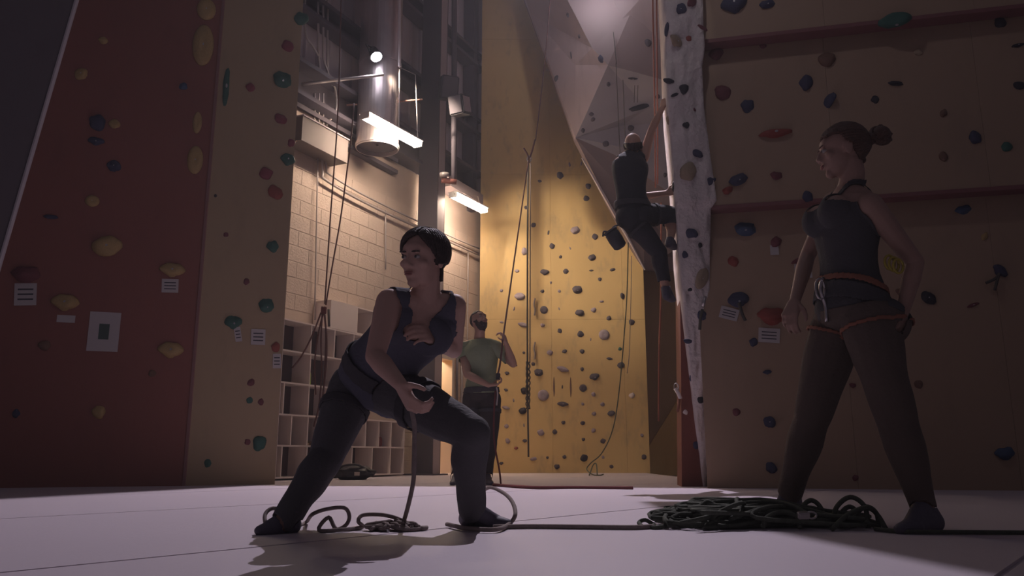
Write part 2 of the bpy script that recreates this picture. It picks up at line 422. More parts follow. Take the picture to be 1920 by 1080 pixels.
# door
bm = bmesh.new()
for a, b in ((D0, D0+.06), (D1-.06, D1)): wbox(bm, a, b, 0, DZ, WO-.19, WO+.03)
wbox(bm, D0+.0601, D1-.0601, DZ-.06, DZ, WO-.19, WO+.03)
dr = finish(bm, 'door_1', M_cream); tag(dr, kind='structure')
bm = bmesh.new(); wbox(bm, D1-.10, D1-.065, .01, DZ-.065, WO-.85, WO-.19); finish(bm, 'door_leaf', M_wood, dr)
bm = bmesh.new(); wbox(bm, D0-1.2, D1+1.2, -.02, 2.4, WO-1.25, WO-1.2); cw = struct('wall_corridor', bm, M_cream, hold=False)
bm = bmesh.new(); wbox(bm, D0-.9, D1+.9, .0, 2.05, WO-1.199, WO-1.17); finish(bm, 'wooden_panel', M_wood, cw)
bm = bmesh.new(); wbox(bm, D0+.45, D0+.75, .9, 1.6, WO-1.169, WO-1.16); finish(bm, 'panel_window', mat('dark_glass', (.05, .05, .06), .1, .02, 3, 0), cw)
bm = bmesh.new(); wbox(bm, D0-1.2, D1+1.2, 2.4, 2.45, WO-1.25, WO-.2); struct('ceiling_corridor', bm, M_cream, hold=False)
pl = bpy.data.lights.new('corridor_lamp', 'POINT'); pl.energy = 70; pl.color = (1, .76, .48); pl.shadow_soft_size = .1
po = bpy.data.objects.new('corridor_lamp', pl); col.objects.link(po); po.location = wpt(D0+.35, 2.15, WO-.7)

# ventilation duct
dc = at(707, 280, 10.4); rad = .29
t = empty('ventilation_duct', (dc.x, dc.y, dc.z)); tag(t, 'wide round galvanised ventilation duct hanging behind the nearer tube light', 'duct')
def ring_solid(c, r, z0, z1, n=40, inner=None):
    bm = bmesh.new(); prof = [(r, z0), (r, z1)]
    inner = inner if inner else r-.01
    prof = [(r, z0), (r, z1), (inner, z1), (inner, z0)]
    rr = [[bm.verts.new((c.x+q*math.cos(a), c.y+q*math.sin(a), z)) for q, z in prof] for a in [2*math.pi*k/n for k in range(n)]]
    for i in range(n):
        A_, B_ = rr[i], rr[(i+1) % n]
        for k in range(4): bm.faces.new((A_[k], B_[k], B_[(k+1) % 4], A_[(k+1) % 4]))
    return bm
finish(ring_solid(dc, rad, dc.z, 9.4), 'duct_body', M_galv, t, smooth=False)
for z in (dc.z+.02, dc.z+1.25, dc.z+2.5):
    finish(ring_solid(dc, rad+.012, z, z+.035, inner=rad+.0005), 'duct_band', M_galv, t)
finish(ring_solid(dc, rad-.012, dc.z+.06, dc.z+.07, inner=.02), 'grille', M_girt, t)
# cream trunking box above the blocks
t = empty('cable_trunking', wpt(4.4, 4.1, -.1)); tag(t, 'cream metal trunking box on the block wall below the conduits', 'trunking')
bm = bmesh.new(); wbox(bm, 3.72, 4.62, 4.08, 4.40, WO+.012, .0); finish(bm, 'trunking_body', mat('dull_trunking', (.20, .17, .16)), t)
bm = bmesh.new(); wbox(bm, 3.70, 4.62, 4.402, 4.42, WO+.012, .015); finish(bm, 'lid', M_coll, t)

def pipe(name, pts, r, m, label, cat, group=None, clips=()):
    bm = bmesh.new(); tube(bm, smooth_path(pts, 4), r, 8); o = finish(bm, name, m, None, True)
    tag(o, label, cat, group); return o
def P_(*l, o=-.24): return [wpix(a, b, o) for a, b in l]
pipe('conduit', P_((596, -60), (597, 90), (600, 140)), .016, M_pipe, 'leftmost grey vertical conduit at the top beside the olive wall', 'conduit')
pipe('conduit', P_((605, -60), (606, 60), (607, 110), (618, 142), (620, 150)), .016, M_pipe, 'grey vertical conduit, second from left at the top', 'conduit')
pipe('conduit', P_((615, -60), (614, 100), (617, 150), (628, 165), (630, 205), (612, 235)), .016, M_pipe, 'pale bent conduit curling above the cream trunking box', 'conduit')
pipe('conduit', P_((572, -30), (573, 60), (586, 85), (600, 110)), .014, M_pipe, 'thin conduit slanting past the edge of the olive wall', 'conduit')
for x, dsc in ((590, 'left'), (598, 'middle'), (606, 'right')):
    pipe('conduit', P_((x, 175), (x, 236)), .013, M_pipe, 'short upright conduit above the cream trunking, %s of three' % dsc, 'conduit')
pipe('conduit', P_((604, 290), (605, 325), (614, 340), (700, 388), (840, 452), (898, 478), o=-.22), .018, M_pipe, 'upper of two long conduits running along the block wall', 'conduit')
pipe('conduit', P_((611, 292), (612, 318), (622, 330), (702, 376), (838, 440), (898, 466), o=-.22), .014, M_pipe, 'lower bracketed partner of the long conduit along block wall', 'conduit')
pipe('conduit', P_((596, 292), (594, 400), (590, 600)), .010, M_pipe, 'thin vertical conduit left on the block wall above the cubbies', 'conduit')
pipe('conduit', P_((723, 395), (723, 505)), .010, M_pipe, 'short vertical conduit on the block wall behind the lunging climber', 'conduit')
pipe('conduit', P_((878, 470), (876, 690)), .012, M_pipe, 'vertical conduit on the bright wall beside the yellow wall', 'conduit')
pipe('conduit', P_((857, 660), (856, 888)), .02, M_girt, 'dark vertical pipe right of the doorway, left of a pair', 'pipe')
pipe('conduit', P_((866, 660), (865, 886)), .02, M_pipe, 'grey vertical pipe right of the doorway, right of a pair', 'pipe')
pipe('downpipe', [at(852, -80, 11.2), at(851, 345, 11.35)], .042, M_girt, 'dark vertical downpipe hanging between steel column and yellow wall', 'pipe')
pipe('support_bar', [wpix(566, 158, -.2), at(719, 140, 10.0)], .022, M_pipe, 'grey horizontal bracket bar below the small bright lamp', 'bar')
pipe('support_bar', [wpix(650, 197, -.2), at(792, 187, 10.6)], .014, mat('rusty_bar', (.28, .15, .13), .6), 'thin rusty bar crossing in front of the duct', 'bar')
# pipe fitting at the foot of the downpipe
t = empty('valve_fitting', at(845, 340, 11.3)); tag(t, 'rusty valve fitting at the bottom of the dark downpipe', 'valve')
bm = bmesh.new(); cyl(bm, at(828, 338, 11.3), at(856, 341, 11.3), .04); finish(bm, 'body', mat('rusty_valve', (.30, .12, .1), .6), t, True)
bm = bmesh.new(); cyl(bm, at(833, 325, 11.25), at(833, 332, 11.25), .07); finish(bm, 'handwheel', M_pipe, t, True)
# two loudspeakers
for (a, b, hw, hh, Y, rz, lb) in ((841, 166, .13, .17, 11.0, .3, 'upper left black loudspeaker on the dark downpipe'), (862, 198, .12, .14, 10.8, -.5, 'lower right loudspeaker with pale front on the downpipe')):
    c = at(a, b, Y); t = empty('loudspeaker', c); tag(t, lb, 'loudspeaker')
    Rm = Matrix.Rotation(rz, 3, 'Z') @ Matrix.Rotation(.25, 3, 'X')
    bm = bmesh.new(); add_box(bm, c, Rm@V((hw, 0, 0)), Rm@V((0, .12, 0)), Rm@V((0, 0, hh))); bmesh.ops.bevel(bm, geom=bm.edges[:], offset=.015, segments=2, affect='EDGES')
    finish(bm, 'cabinet', M_blk, t)
    bm = bmesh.new(); add_box(bm, c+Rm@V((0, -.125, 0)), Rm@V((hw-.02, 0, 0)), Rm@V((0, .004, 0)), Rm@V((0, 0, hh-.02))); finish(bm, 'grille', M_girt, t)
    if rz < 0:
        bm = bmesh.new(); add_box(bm, c+Rm@V((hw+.004, 0, .0)), Rm@V((.004, 0, 0)), Rm@V((0, .09, 0)), Rm@V((0, 0, hh-.03))); finish(bm, 'side_panel', M_coll, t)
    bm = bmesh.new(); cyl(bm, c+V((0, .1, 0)), c+V((.06, .3, 0)), .02); finish(bm, 'bracket', M_girt, t)

# ------------------------------------------------------------------ tube lamps
def tube_lamp(p0, p1, label, wires):
    p0 = V(p0); p1 = V(p1); c = (p0+p1)/2; d = (p1-p0).normalized(); sd_ = d.cross(V((0, 0, 1))).normalized()
    t = empty('tube_light', c); tag(t, label, 'ceiling light', None)
    bm = bmesh.new(); n_ = (p1-p0).length/2
    add_box(bm, c+V((0, 0, .055)), d*(n_+.02), sd_*.085, V((0, 0, .010)))
    finish(bm, 'reflector', M_refl, t)
    for k in (-1, 0, 1):
        bm = bmesh.new(); o_ = sd_*k*.045+V((0, 0, .015 if k == 0 else .0)); cyl(bm, p0+o_, p1+o_, .021, n=12); finish(bm, 'lamp_tube', M_tube, t, True)
    for e in (p0-d*.012, p1+d*.012):
        bm = bmesh.new(); add_box(bm, e+V((0, 0, .01)), d*.01, sd_*.07, V((0, 0, .035))); finish(bm, 'end_cap', M_refl, t)
    for a, b in wires:
        bm = bmesh.new(); tube(bm, [a, b], .006, 6); finish(bm, 'hanging_wire', M_pipe, t)
    return t
A1, A2 = at(685, 219, 9.55), at(783, 273, 10.5); A2.z = A1.z = (A1.z+A2.z)/2
tube_lamp(A1, A2, 'nearer glowing tube light hanging in front of the duct', [(A2+V((0, 0, .08)), at(779, 140, 10.5)), (A1.lerp(A2, .62)+V((0, 0, .08)), at(749, 130, 10.15)), (at(779, 140, 10.5), at(749, 126, 10.15))])
B1, B2 = at(850, 368, 11.95), at(907, 396, 12.75); B1.z = B2.z = (B1.z+B2.z)/2
tube_lamp(B1, B2, 'farther glowing tube light beside the yellow wall', [(B2+V((-.06, 0, .08)), at(896, 368, 12.7)), (B1+V((0, 0, .08)), at(852, 364, 11.9)), (at(852, 364, 11.9), at(900, 368, 12.7))])
# white cable rod above nearer lamp
bm = bmesh.new(); tube(bm, [at(749, -80, 10.15), at(749, 125, 10.15)], .02, 8); tag(finish(bm, 'hanger_rod', M_pale), 'bright white vertical rod above the nearer tube light', 'rod')
# small floodlights
def floodlight(c, target, r, label, power=None, color=(1, .93, 1)):
    c = V(c); d = (V(target)-c).normalized(); t = empty('floodlight', c); tag(t, label, 'floodlight')
    bm = bmesh.new(); tube(bm, [c-d*r*2.2, c-d*r*2.0, c-d*.01], [r*.5, r*.8, r*1.15], 16); finish(bm, 'housing', M_blk, t, True)
    bm = bmesh.new(); tube(bm, [c-d*.009, c+d*.004], [r, r], 20); finish(bm, 'lens', M_bulb, t)
    bm = bmesh.new(); u, v = frame_of(d); tube(bm, [c-d*r+u*r*1.3, c-d*r+u*r*1.3-d*r*1.8, c-d*r-u*r*1.3-d*r*1.8, c-d*r-u*r*1.3], r*.1, 6); finish(bm, 'yoke', M_blk, t)
    if power:
        spot('floodlight_glow', c+d*.03, target, power, color, 150, .6, r)
    return t
floodlight(at(706, 107, 9.9), at(860, 400, 9.0), .075, 'small bright lamp in front of the duct above the tube light', 20)
spot('floodlight_wall_beam', at(712, 112, 9.86), at(1052, 478, 13.4), 760, (1, .80, .60), 38, 1, .05)
ft = floodlight(KEY+(KEY-V((-.1, 2.6, 0))).normalized()*.06, (-.1, 2.6, 0), .12, 'large cool floodlight with a barn door high above the faceted overhang')
e1 = KEY+(V((-4.6, 1.6, 0))-KEY).normalized()*1.3; e2 = KEY+(V((-2.35, 7.75, 0))-KEY).normalized()*1.3; e3 = KEY+(V((3.2, 6.9, 0))-KEY).normalized()*1.3
o1 = e1+V((-2.4, -1.2, .9)); o2 = KEY+V((-1.9, 1.6, .2)); o3 = KEY+V((1.6, 1.7, .2))
bm = bmesh.new(); prism(bm, [e1, e2, o2], V((0, 0, .03))); prism(bm, [e1, o2, o1], V((0, 0, .03))); prism(bm, [e2, e3, o3], V((0, 0, .03))); prism(bm, [e2, o3, o2], V((0, 0, .03)))
struct('key_beam_flag', bm, M_red, hold=False)  # unseen panel added near the key lamp to cut its beam
spot('side_floodlight_beam', (.95, 4.6, 6.2), (1.38, 6.8, 4.3), 700, (1, .92, .86), 21, .8, .05)
floodlight(V((.95, 4.6, 6.2)), (1.47, 6.8, 4.15), .11, 'cool floodlight high up to the left of the grey arete')
FL = at(1112, -34, 10.75)
floodlight(FL, at(1130, 40, 11.8), .09, 'cool floodlight just over the top of the faceted overhang', 5, (.9, .85, 1))

# ------------------------------------------------------------------ cubby shelves
def shelves(name, label, boards, dividers, s0, s1, z0, z1):
    t = empty(name, wpt((s0+s1)/2, z0, -.1)); tag(t, label, 'shelf')
    bm = bmesh.new(); wbox(bm, s0, s1, z0, z1, WO+.013, WO+.02); finish(bm, 'back_panel', mat('shelf_back', (.12, .09, .095), .7), t)
    for (a, b, z) in boards:
        bm = bmesh.new(); wbox(bm, a, b, z-.009, z+.009, WO+.021, .0); finish(bm, 'shelf_board', M_white, t)
    for (s, a, b) in dividers:
        bm = bmesh.new(); wbox(bm, s-.008, s+.008, a+.0095, b-.0095, WO+.021, -.002); finish(bm, 'divider', M_white, t)
    return t
def spx(px, py): return (wpix(px, py)-W0).dot(wd)
Z = [.03, .385, .735, 1.10, 1.47, 1.83]
E0 = 4.74
dv = []
for px, k in [(584,4),(628,4),(664,4),(582,3),(640,3),(682,3),(532,2),(579,2),(622,2),(668,2),(546,1),(577,1),(610,1),(648,1),(686,1),(711,1),(734,1),(528,0),(575,0),(618,0),(660,0),(698,0),(732,0)]:
    ym = {4: 635, 3: 690, 2: 750, 1: 810, 0: 865}[k]
    dv.append((spx(px, ym), Z[k], Z[k+1]))
for k in range(5): dv.append((E0-.009, Z[k], Z[k+1]))
for k in (0, 1): dv.append((2.20, Z[k], Z[k+1]))
for k in (2, 3, 4): dv.append((3.15, Z[k], Z[k+1]))
shelves('cubby_shelves', 'wide white cubby shelving against the block wall behind the lunging person',
        [(2.19, E0, Z[0]), (2.19, E0, Z[1]), (2.19, E0, Z[2]), (3.14, E0, Z[3]), (3.14, E0, Z[4]), (3.14, E0, Z[5])], dv, 2.19, E0, Z[0], Z[2])
bm = bmesh.new(); wbox(bm, 3.15, E0, Z[2]+.001, Z[5], WO+.013, WO+.02)
ob = [o for o in bpy.data.objects if o.name == 'cubby_shelves'][0]; finish(bm, 'back_panel', bpy.data.materials['shelf_back'], ob)
t = empty('upper_cabinet', wpt(3.6, 1.85, -.1)); tag(t, 'white upper cabinet standing on top of the cubby shelving', 'cabinet')
sA, sB, sC = spx(620, 590), spx(671, 590), 3.0
bm = bmesh.new(); wbox(bm, sB, sA, 1.842, 2.20, -.012, .0); finish(bm, 'door', M_white, t)
bm = bmesh.new(); wbox(bm, sC, sA, 1.842, 1.858, WO+.02, -.013); finish(bm, 'shelf_board', M_white, t)
bm = bmesh.new(); wbox(bm, sC, sA, 2.184, 2.20, WO+.02, -.013); finish(bm, 'shelf_board', M_white, t)
for s_ in (sC+.008, sB+.008, sA-.008):
    bm = bmesh.new(); wbox(bm, s_-.007, s_+.007, 1.86, 2.182, WO+.02, -.013); finish(bm, 'side_panel', M_white, t)
# bits in the cubbies
def lathe(bm, c, prof, n=18):
    rr = [[bm.verts.new((c.x+r*math.cos(a), c.y+r*math.sin(a), c.z+z)) for a in [2*math.pi*k/n for k in range(n)]] for r, z in prof]
    for a, b in zip(rr, rr[1:]):
        for k in range(n): bm.faces.new((a[k], a[(k+1) % n], b[(k+1) % n], b[k]))
    bm.faces.new(rr[0][::-1]); bm.faces.new(rr[-1])
c = wpt(spx(589, 705), Z[3]+.0095, -.09); t = empty('drink_bottle', c); tag(t, 'lime green drink bottle in the third cubby row', 'bottle')
bm = bmesh.new(); lathe(bm, c, [(.03, 0), (.034, .01), (.034, .12), (.028, .15), (.014, .17)]); finish(bm, 'body', mat('lime_plastic', (.35, .5, .10), .4), t, True)
bm = bmesh.new(); lathe(bm, c+V((0, 0, .1705)), [(.017, 0), (.017, .025), (.008, .03)]); finish(bm, 'cap', M_blk, t, True)
def shoe_mesh(bm, c, d, L=.26, hgt=.09, wdt=.045):
    d = V((d[0], d[1], 0)).normalized(); s_ = V((-d.y, d.x, 0)); n = 12; rings = []
    prof = [(-.5, .5, .85), (-.46, .75, 1.0), (-.3, .85, .98), (-.12, .8, .9), (.05, .9, .66), (.2, 1.05, .52), (.36, .95, .42), (.46, .6, .33), (.5, .25, .2)]
    for t_, w_, h_ in prof:
        rings.append([bm.verts.new(c+d*(t_*L)+s_*(math.cos(a)*w_*wdt)+V((0, 0, max(0, .45+.55*math.sin(a))*h_*hgt))) for a in [2*math.pi*k/n for k in range(n)]])
    for a, b in zip(rings, rings[1:]):
        for k in range(n): bm.faces.new((a[k], a[(k+1) % n], b[(k+1) % n], b[k]))
    bm.faces.new(rings[0][::-1]); bm.faces.new(rings[-1])
for k, off in enumerate((-.055, .055)):
    c = wpt(spx(590, 815)+off, Z[1]+.011, -.15)
    bm = bmesh.new(); shoe_mesh(bm, c, wn, .22, .09, .038); o = finish(bm, 'shoe', mat('tan_leather', (.33, .22, .15), .6), None, True)
    tag(o, ('left' if k else 'right')+' one of the tan shoes in the second lowest cubby row', 'shoe')
c = wpt(spx(722, 826), Z[1]+.0095, -.12); bm = bmesh.new(); lathe(bm, c, [(.04, 0), (.06, .02), (.06, .10), (.045, .13)]); o = finish(bm, 'folded_cap', mat('maroon_cloth', (.2, .07, .08), .8), None, True)
tag(o, 'small maroon cloth bundle in a lower cubby near the column', 'bundle')
# black bag on the floor by the cubbies
c = onfloor(664, 899.5); t = empty('shoulder_bag', c); tag(t, 'black bag lying on the floor in front of the cubby shelving', 'bag')
bm = bmesh.new(); bmesh.ops.create_icosphere(bm, subdivisions=4, radius=1)
for v in bm.verts:
    p = v.co.copy(); k = 1+.18*noise.noise(p*2.1)+.06*noise.noise(p*6); v.co = V((c.x+p.x*.24*k, c.y+p.y*.14*k, c.z+.075+max(-.075, p.z*.085*k)))
finish(bm, 'bag_body', M_blk, t, True)
bm = bmesh.new(); tube(bm, smooth_path([c+V((-.2, -.05, .1)), c+V((-.1, -.12, .16)), c+V((.05, -.1, .17)), c+V((.2, -.05, .09))]), .012, 6); finish(bm, 'strap', M_blk, t, True)
bm = bmesh.new(); add_box(bm, c+V((.06, -.155, .07)), (.03, 0, 0), (0, .004, 0), (0, 0, .02)); finish(bm, 'patch', M_cream, t)

# ------------------------------------------------------------------ climbing holds
verts_all = []; polys_all = []; base = 0; owner = []
for o in STRUCT:
    mw = Matrix.Translation(o.location) if o.parent is None else Matrix.Translation(o.parent.location) @ Matrix.Translation(o.location)
    vv = [mw @ v.co for v in o.data.vertices]; verts_all += vv
    polys_all += [[i+base for i in p.vertices] for p in o.data.polygons]; base += len(vv)
bvh = BVHTree.FromPolygons(verts_all, polys_all)
def cast(px, py):
    r = ray(px, py).normalized(); loc, nrm, idx, dist = bvh.ray_cast(V((0, 0, H)), r)
    if loc is None: return None
    if nrm.dot(r) > 0: nrm = -nrm
    return loc, nrm, dist
HC = dict(char=mat('hold_charcoal', (.10, .085, .10), .7, .3, 9, .3, 60), grey=mat('hold_chalky_grey', (.34, .28, .31), .8, .35, 9, .3, 60),
          black=mat('hold_black', (.035, .03, .04), .6, .2, 9, .2), navy=mat('hold_navy', (.055, .055, .10), .65, .2, 9, .2),
          blue=mat('hold_blue', (.06, .09, .16), .65, .2, 9, .2), green=mat('hold_green', (.045, .12, .095), .65, .2, 9, .2), red=mat('hold_red', (.28, .065, .05), .6, .2, 9, .2),
          pink=mat('hold_crimson', (.25, .055, .075), .5, .2, 9, .2), yellow=mat('hold_yellow', (.44, .30, .13), .6, .2, 9, .25), tan=mat('hold_tan', (.38, .29, .20), .7, .25, 9, .3),
          brown=mat('hold_brown', (.18, .10, .07), .7, .2, 9, .2), white=mat('hold_white', (.75, .65, .6), .6, .1, 9, .2), dkred=mat('hold_dark_red', (.17, .05, .06), .6, .2, 9, .2))
CN = dict(char='charcoal', grey='chalky grey', black='black', navy='navy', blue='dark blue', green='green', red='red', pink='crimson', yellow='yellow', tan='tan', brown='brown', white='white', dkred='dark red')
def hold_shape(kind, seed):
    bm = bmesh.new(); bmesh.ops.create_icosphere(bm, subdivisions=3, radius=1)
    o = V((seed*3.7, seed*1.9, seed*5.1))
    for v in bm.verts:
        p = v.co.copy(); k = 1+.28*noise.noise(p*1.1+o)+.10*noise.noise(p*2.8+o)
        x, y, z = p.x*k, p.y*k, max(-.05, p.z)*k*.62
        if kind == 'jug':
            y = y*.8; z *= 1+.35*max(0, -y)
            if p.y > .15 and p.z > .1: z -= .30*max(0, 1-abs(p.x)*1.1)*min(1, (p.y-.15)*2.5)
        elif kind == 'wide': x *= 1.0; y *= .48; z *= .8
        elif kind == 'tall': x *= .42; y *= 1.0; z *= .6
        elif kind == 'heart': x *= 1-.45*max(0, -p.y); y = y*.85-.12*max(0, 1-abs(p.x)*2.5)*max(0, p.y)*1.5
        elif kind == 'round':
            q = math.hypot(p.x, p.y); x, y = p.x, p.y; z = max(0, p.z)*.55-.24*max(0, 1-q*2.0)
            z += .03*noise.noise(p*4+o)
        v.co = V((x, y, max(-.02, z)))
    me = bpy.data.meshes.new('climbing_hold'); bm.to_mesh(me); bm.free()
    for p in me.polygons: p.use_smooth = True
    me.materials.append(HC['char']); return me
SHAPES = {k: [hold_shape(k, s) for s in range(n)] for k, n in dict(blob=6, jug=4, wide=3, tall=2, heart=2, round=2).items()}
bmb = bmesh.new(); cyl(bmb, (0, 0, 0), (0, 0, .04), .12, .11, 10); me_bolt = bpy.data.meshes.new('bolt'); bmb.to_mesh(me_bolt); bmb.free(); me_bolt.materials.append(M_chrome)
HOLDS = []
def hold(px, py, w_, colr='char', kind='blob', h_=None, roll=None):
    """w_ = width in pixels of the photograph"""
    hit = cast(px, py)
    if hit is None: print('MISS', px, py); return
    loc, nrm, dist = hit
    i = len(HOLDS); rnd = random.Random(i*17+3)
    me = SHAPES[kind][rnd.randrange(len(SHAPES[kind]))]
    o = link('climbing_hold', me, HC[colr])
    zz = nrm; up = V((0, 0, 1)); yy = (up-zz*up.dot(zz)).normalized(); xx = yy.cross(zz)
    a = rnd.uniform(-.35, .35) if roll is None else roll
    if kind == 'blob' and roll is None: a = rnd.uniform(-3.1, 3.1)
    x2 = xx*math.cos(a)+yy*math.sin(a); y2 = -xx*math.sin(a)+yy*math.cos(a)
    s = w_*dist/F/2
    if kind == 'tall': s *= 1.0
    Mx = Matrix((x2, y2, zz)).transposed().to_4x4(); Mx.translation = loc-zz*.002
    o.matrix_world = Mx @ Matrix.Diagonal((s, s if h_ is None else h_*dist/F/2, s*.95, 1))
    HOLDS.append((o, px, py, w_, colr, kind))
    if w_ >= 17:
        b = link('bolt', me_bolt, None, o); b.location = (0, .05, .50 if kind != 'round' else .30)
        if kind == 'wide': b.location = (0, 0, .42)
        if kind == 'jug': b.location = (0, -.25, .60)
    return o
ya = lambda x, y: (900+x/3.856, 380+y/3.856)
yb = lambda x, y: (900+x/3.856, 620+y/3.856)
# yellow wall, upper crop then lower crop
for x, y, w_, c, k in [(385,162,9,'char','blob'),(495,218,9,'char','tall'),(690,200,18,'grey','jug'),(830,247,11,'char','blob'),(520,313,11,'char','blob'),(652,330,6,'grey','tall'),(582,392,6,'char','blob'),
    (322,353,13,'grey','blob'),(812,397,15,'char','jug'),(268,495,8,'grey','heart'),(468,500,16,'char','jug'),(620,498,10,'char','blob'),(805,490,8,'char','wide'),(960,485,11,'char','wide'),(866,553,7,'char','blob'),
    (513,578,6,'grey','blob'),(155,637,6,'grey','blob'),(452,642,8,'char','heart'),(572,640,6,'grey','blob'),(705,630,19,'char','jug'),(288,678,18,'grey','jug'),(1030,675,12,'char','blob'),(880,715,9,'grey','wide'),
    (246,768,8,'grey','tall'),(462,775,15,'char','round'),(572,768,6,'grey','tall'),(722,795,17,'char','jug'),(823,777,11,'grey','heart'),(932,835,9,'char','blob'),(1095,865,11,'char','blob'),(157,865,8,'grey','wide'),
    (312,885,18,'grey','wide'),(452,888,9,'grey','heart'),(577,927,9,'char','blob'),(725,950,12,'char','blob'),(897,955,20,'grey','round'),(800,990,6,'grey','tall')]:
    p = ya(x, y); hold(p[0], p[1], w_, c, k)
for x, y, w_, c, k in [(505,158,11,'grey','blob'),(612,150,9,'char','heart'),(738,150,9,'char','blob'),(1012,132,7,'green','blob'),(317,160,5,'char','blob'),(385,240,7,'char','blob'),(937,202,11,'char','wide'),
    (1020,250,14,'char','jug'),(425,303,17,'char','jug'),(600,278,22,'grey','wide'),(738,278,7,'char','blob'),(828,330,18,'char','jug'),(250,247,10,'navy','wide'),(196,308,8,'char','heart'),(595,408,7,'char','tall'),
    (745,415,14,'char','round'),(535,412,7,'brown','tall'),(656,415,7,'brown','tall'),(457,467,21,'grey','round'),(600,530,20,'char','wide'),(318,435,13,'black','blob'),(310,580,15,'black','jug'),(188,430,7,'char','heart'),
    (243,505,7,'grey','tall'),(188,558,13,'grey','wide'),(820,460,8,'grey','blob'),(885,532,8,'grey','blob'),(742,530,6,'grey','blob'),(825,602,9,'grey','heart'),(950,598,13,'char','jug'),(1100,470,12,'white','heart'),
    (603,665,8,'char','heart'),(742,668,8,'char','blob'),(438,737,13,'grey','blob'),(542,732,9,'char','blob'),(820,722,8,'grey','blob'),(890,797,10,'char','blob'),(748,787,7,'char','heart'),(318,685,7,'grey','tall'),
    (192,690,8,'grey','blob'),(200,797,9,'grey','blob'),(325,797,8,'char','heart'),(262,850,7,'red','heart'),(388,928,13,'grey','wide'),(487,918,5,'char','blob'),(611,912,7,'char','blob'),(751,920,13,'black','blob'),
    (557,985,11,'char','heart'),(155,960,7,'char','heart'),(950,982,7,'char','blob'),(1185,912,9,'char','blob'),(890,915,6,'grey','blob'),(1170,757,6,'grey','blob')]:
    h = None
    if (x, y) in ((535,412),(656,415)): h = 38
    p = yb(x, y); hold(p[0], p[1], w_, c, k, h, 0 if h else None)
for px, py, w_, c, k in [(1050,329,13,'char','blob'),(1068,309,9,'grey','tall'),(1090,307,8,'grey','tall'),(1012,340,7,'char','heart'),(1103,349,11,'char','blob'),(1099,372,11,'char','blob'),(986,389,7,'char','blob')]:
    hold(px, py, w_, c, k)
NY = len(HOLDS)
# red wall
nA = len(HOLDS)
for px, py, w_, h, c, k in [(193,76,14,14,'yellow','blob'),(153,139,20,18,'yellow','blob'),(215,233,16,16,'yellow','blob'),(183,230,26,26,'navy','blob'),(181,264,24,20,'navy','jug'),(214,312,20,20,'navy','blob'),
    (173,377,22,20,'yellow','round'),(96,407,22,14,'navy','wide'),(200,461,42,36,'yellow','blob'),(324,507,38,30,'yellow','heart'),(123,568,38,34,'yellow','heart'),(50,516,42,34,'dkred','heart'),(321,657,38,34,'yellow','heart'),
    (186,773,22,20,'yellow','blob'),(344,162,14,14,'blue','blob'),(387,18,30,40,'yellow','round'),(381,85,34,76,'yellow','round'),(370,230,15,40,'yellow','round'),(366,300,26,52,'yellow','round'),(83,648,18,16,'brown','blob'),
    (285,700,12,12,'brown','blob'),(30,775,14,12,'navy','blob'),(16,343,14,12,'black','blob'),(50,215,12,10,'black','blob')]:
    hold(px, py, w_, c, k, h, roll=None if k == 'blob' else 0)
nB = len(HOLDS)
# olive side wall (seen at a slant: widths already squeezed by the view, so give heights separately)
for px, py, h, c, k in [(565,35,26,'green','blob'),(539,87,24,'pink','blob'),(530,150,38,'green','jug'),(469,164,18,'pink','blob'),(527,223,22,'pink','blob'),(546,268,16,'pink','blob'),(540,300,28,'green','heart'),
    (498,325,26,'pink','blob'),(517,361,28,'red','blob'),(424,440,10,'dkred','blob'),(512,463,26,'green','heart'),(404,367,6,'black','blob'),(500,573,32,'green','jug'),(438,603,34,'green','jug'),(517,651,18,'red','blob'),
    (471,717,14,'dkred','blob'),(468,751,12,'green','blob'),(489,754,12,'dkred','blob'),(464,829,12,'dkred','blob'),(486,831,28,'green','blob'),(389,868,14,'green','blob'),(462,528,12,'dkred','blob'),(422,441,6,'dkred','blob')]:
    hold(px, py, h*.85, c, k, h)
o = hold(424, 165, 26, 'green', 'tall', 70, 0)
nC = len(HOLDS)
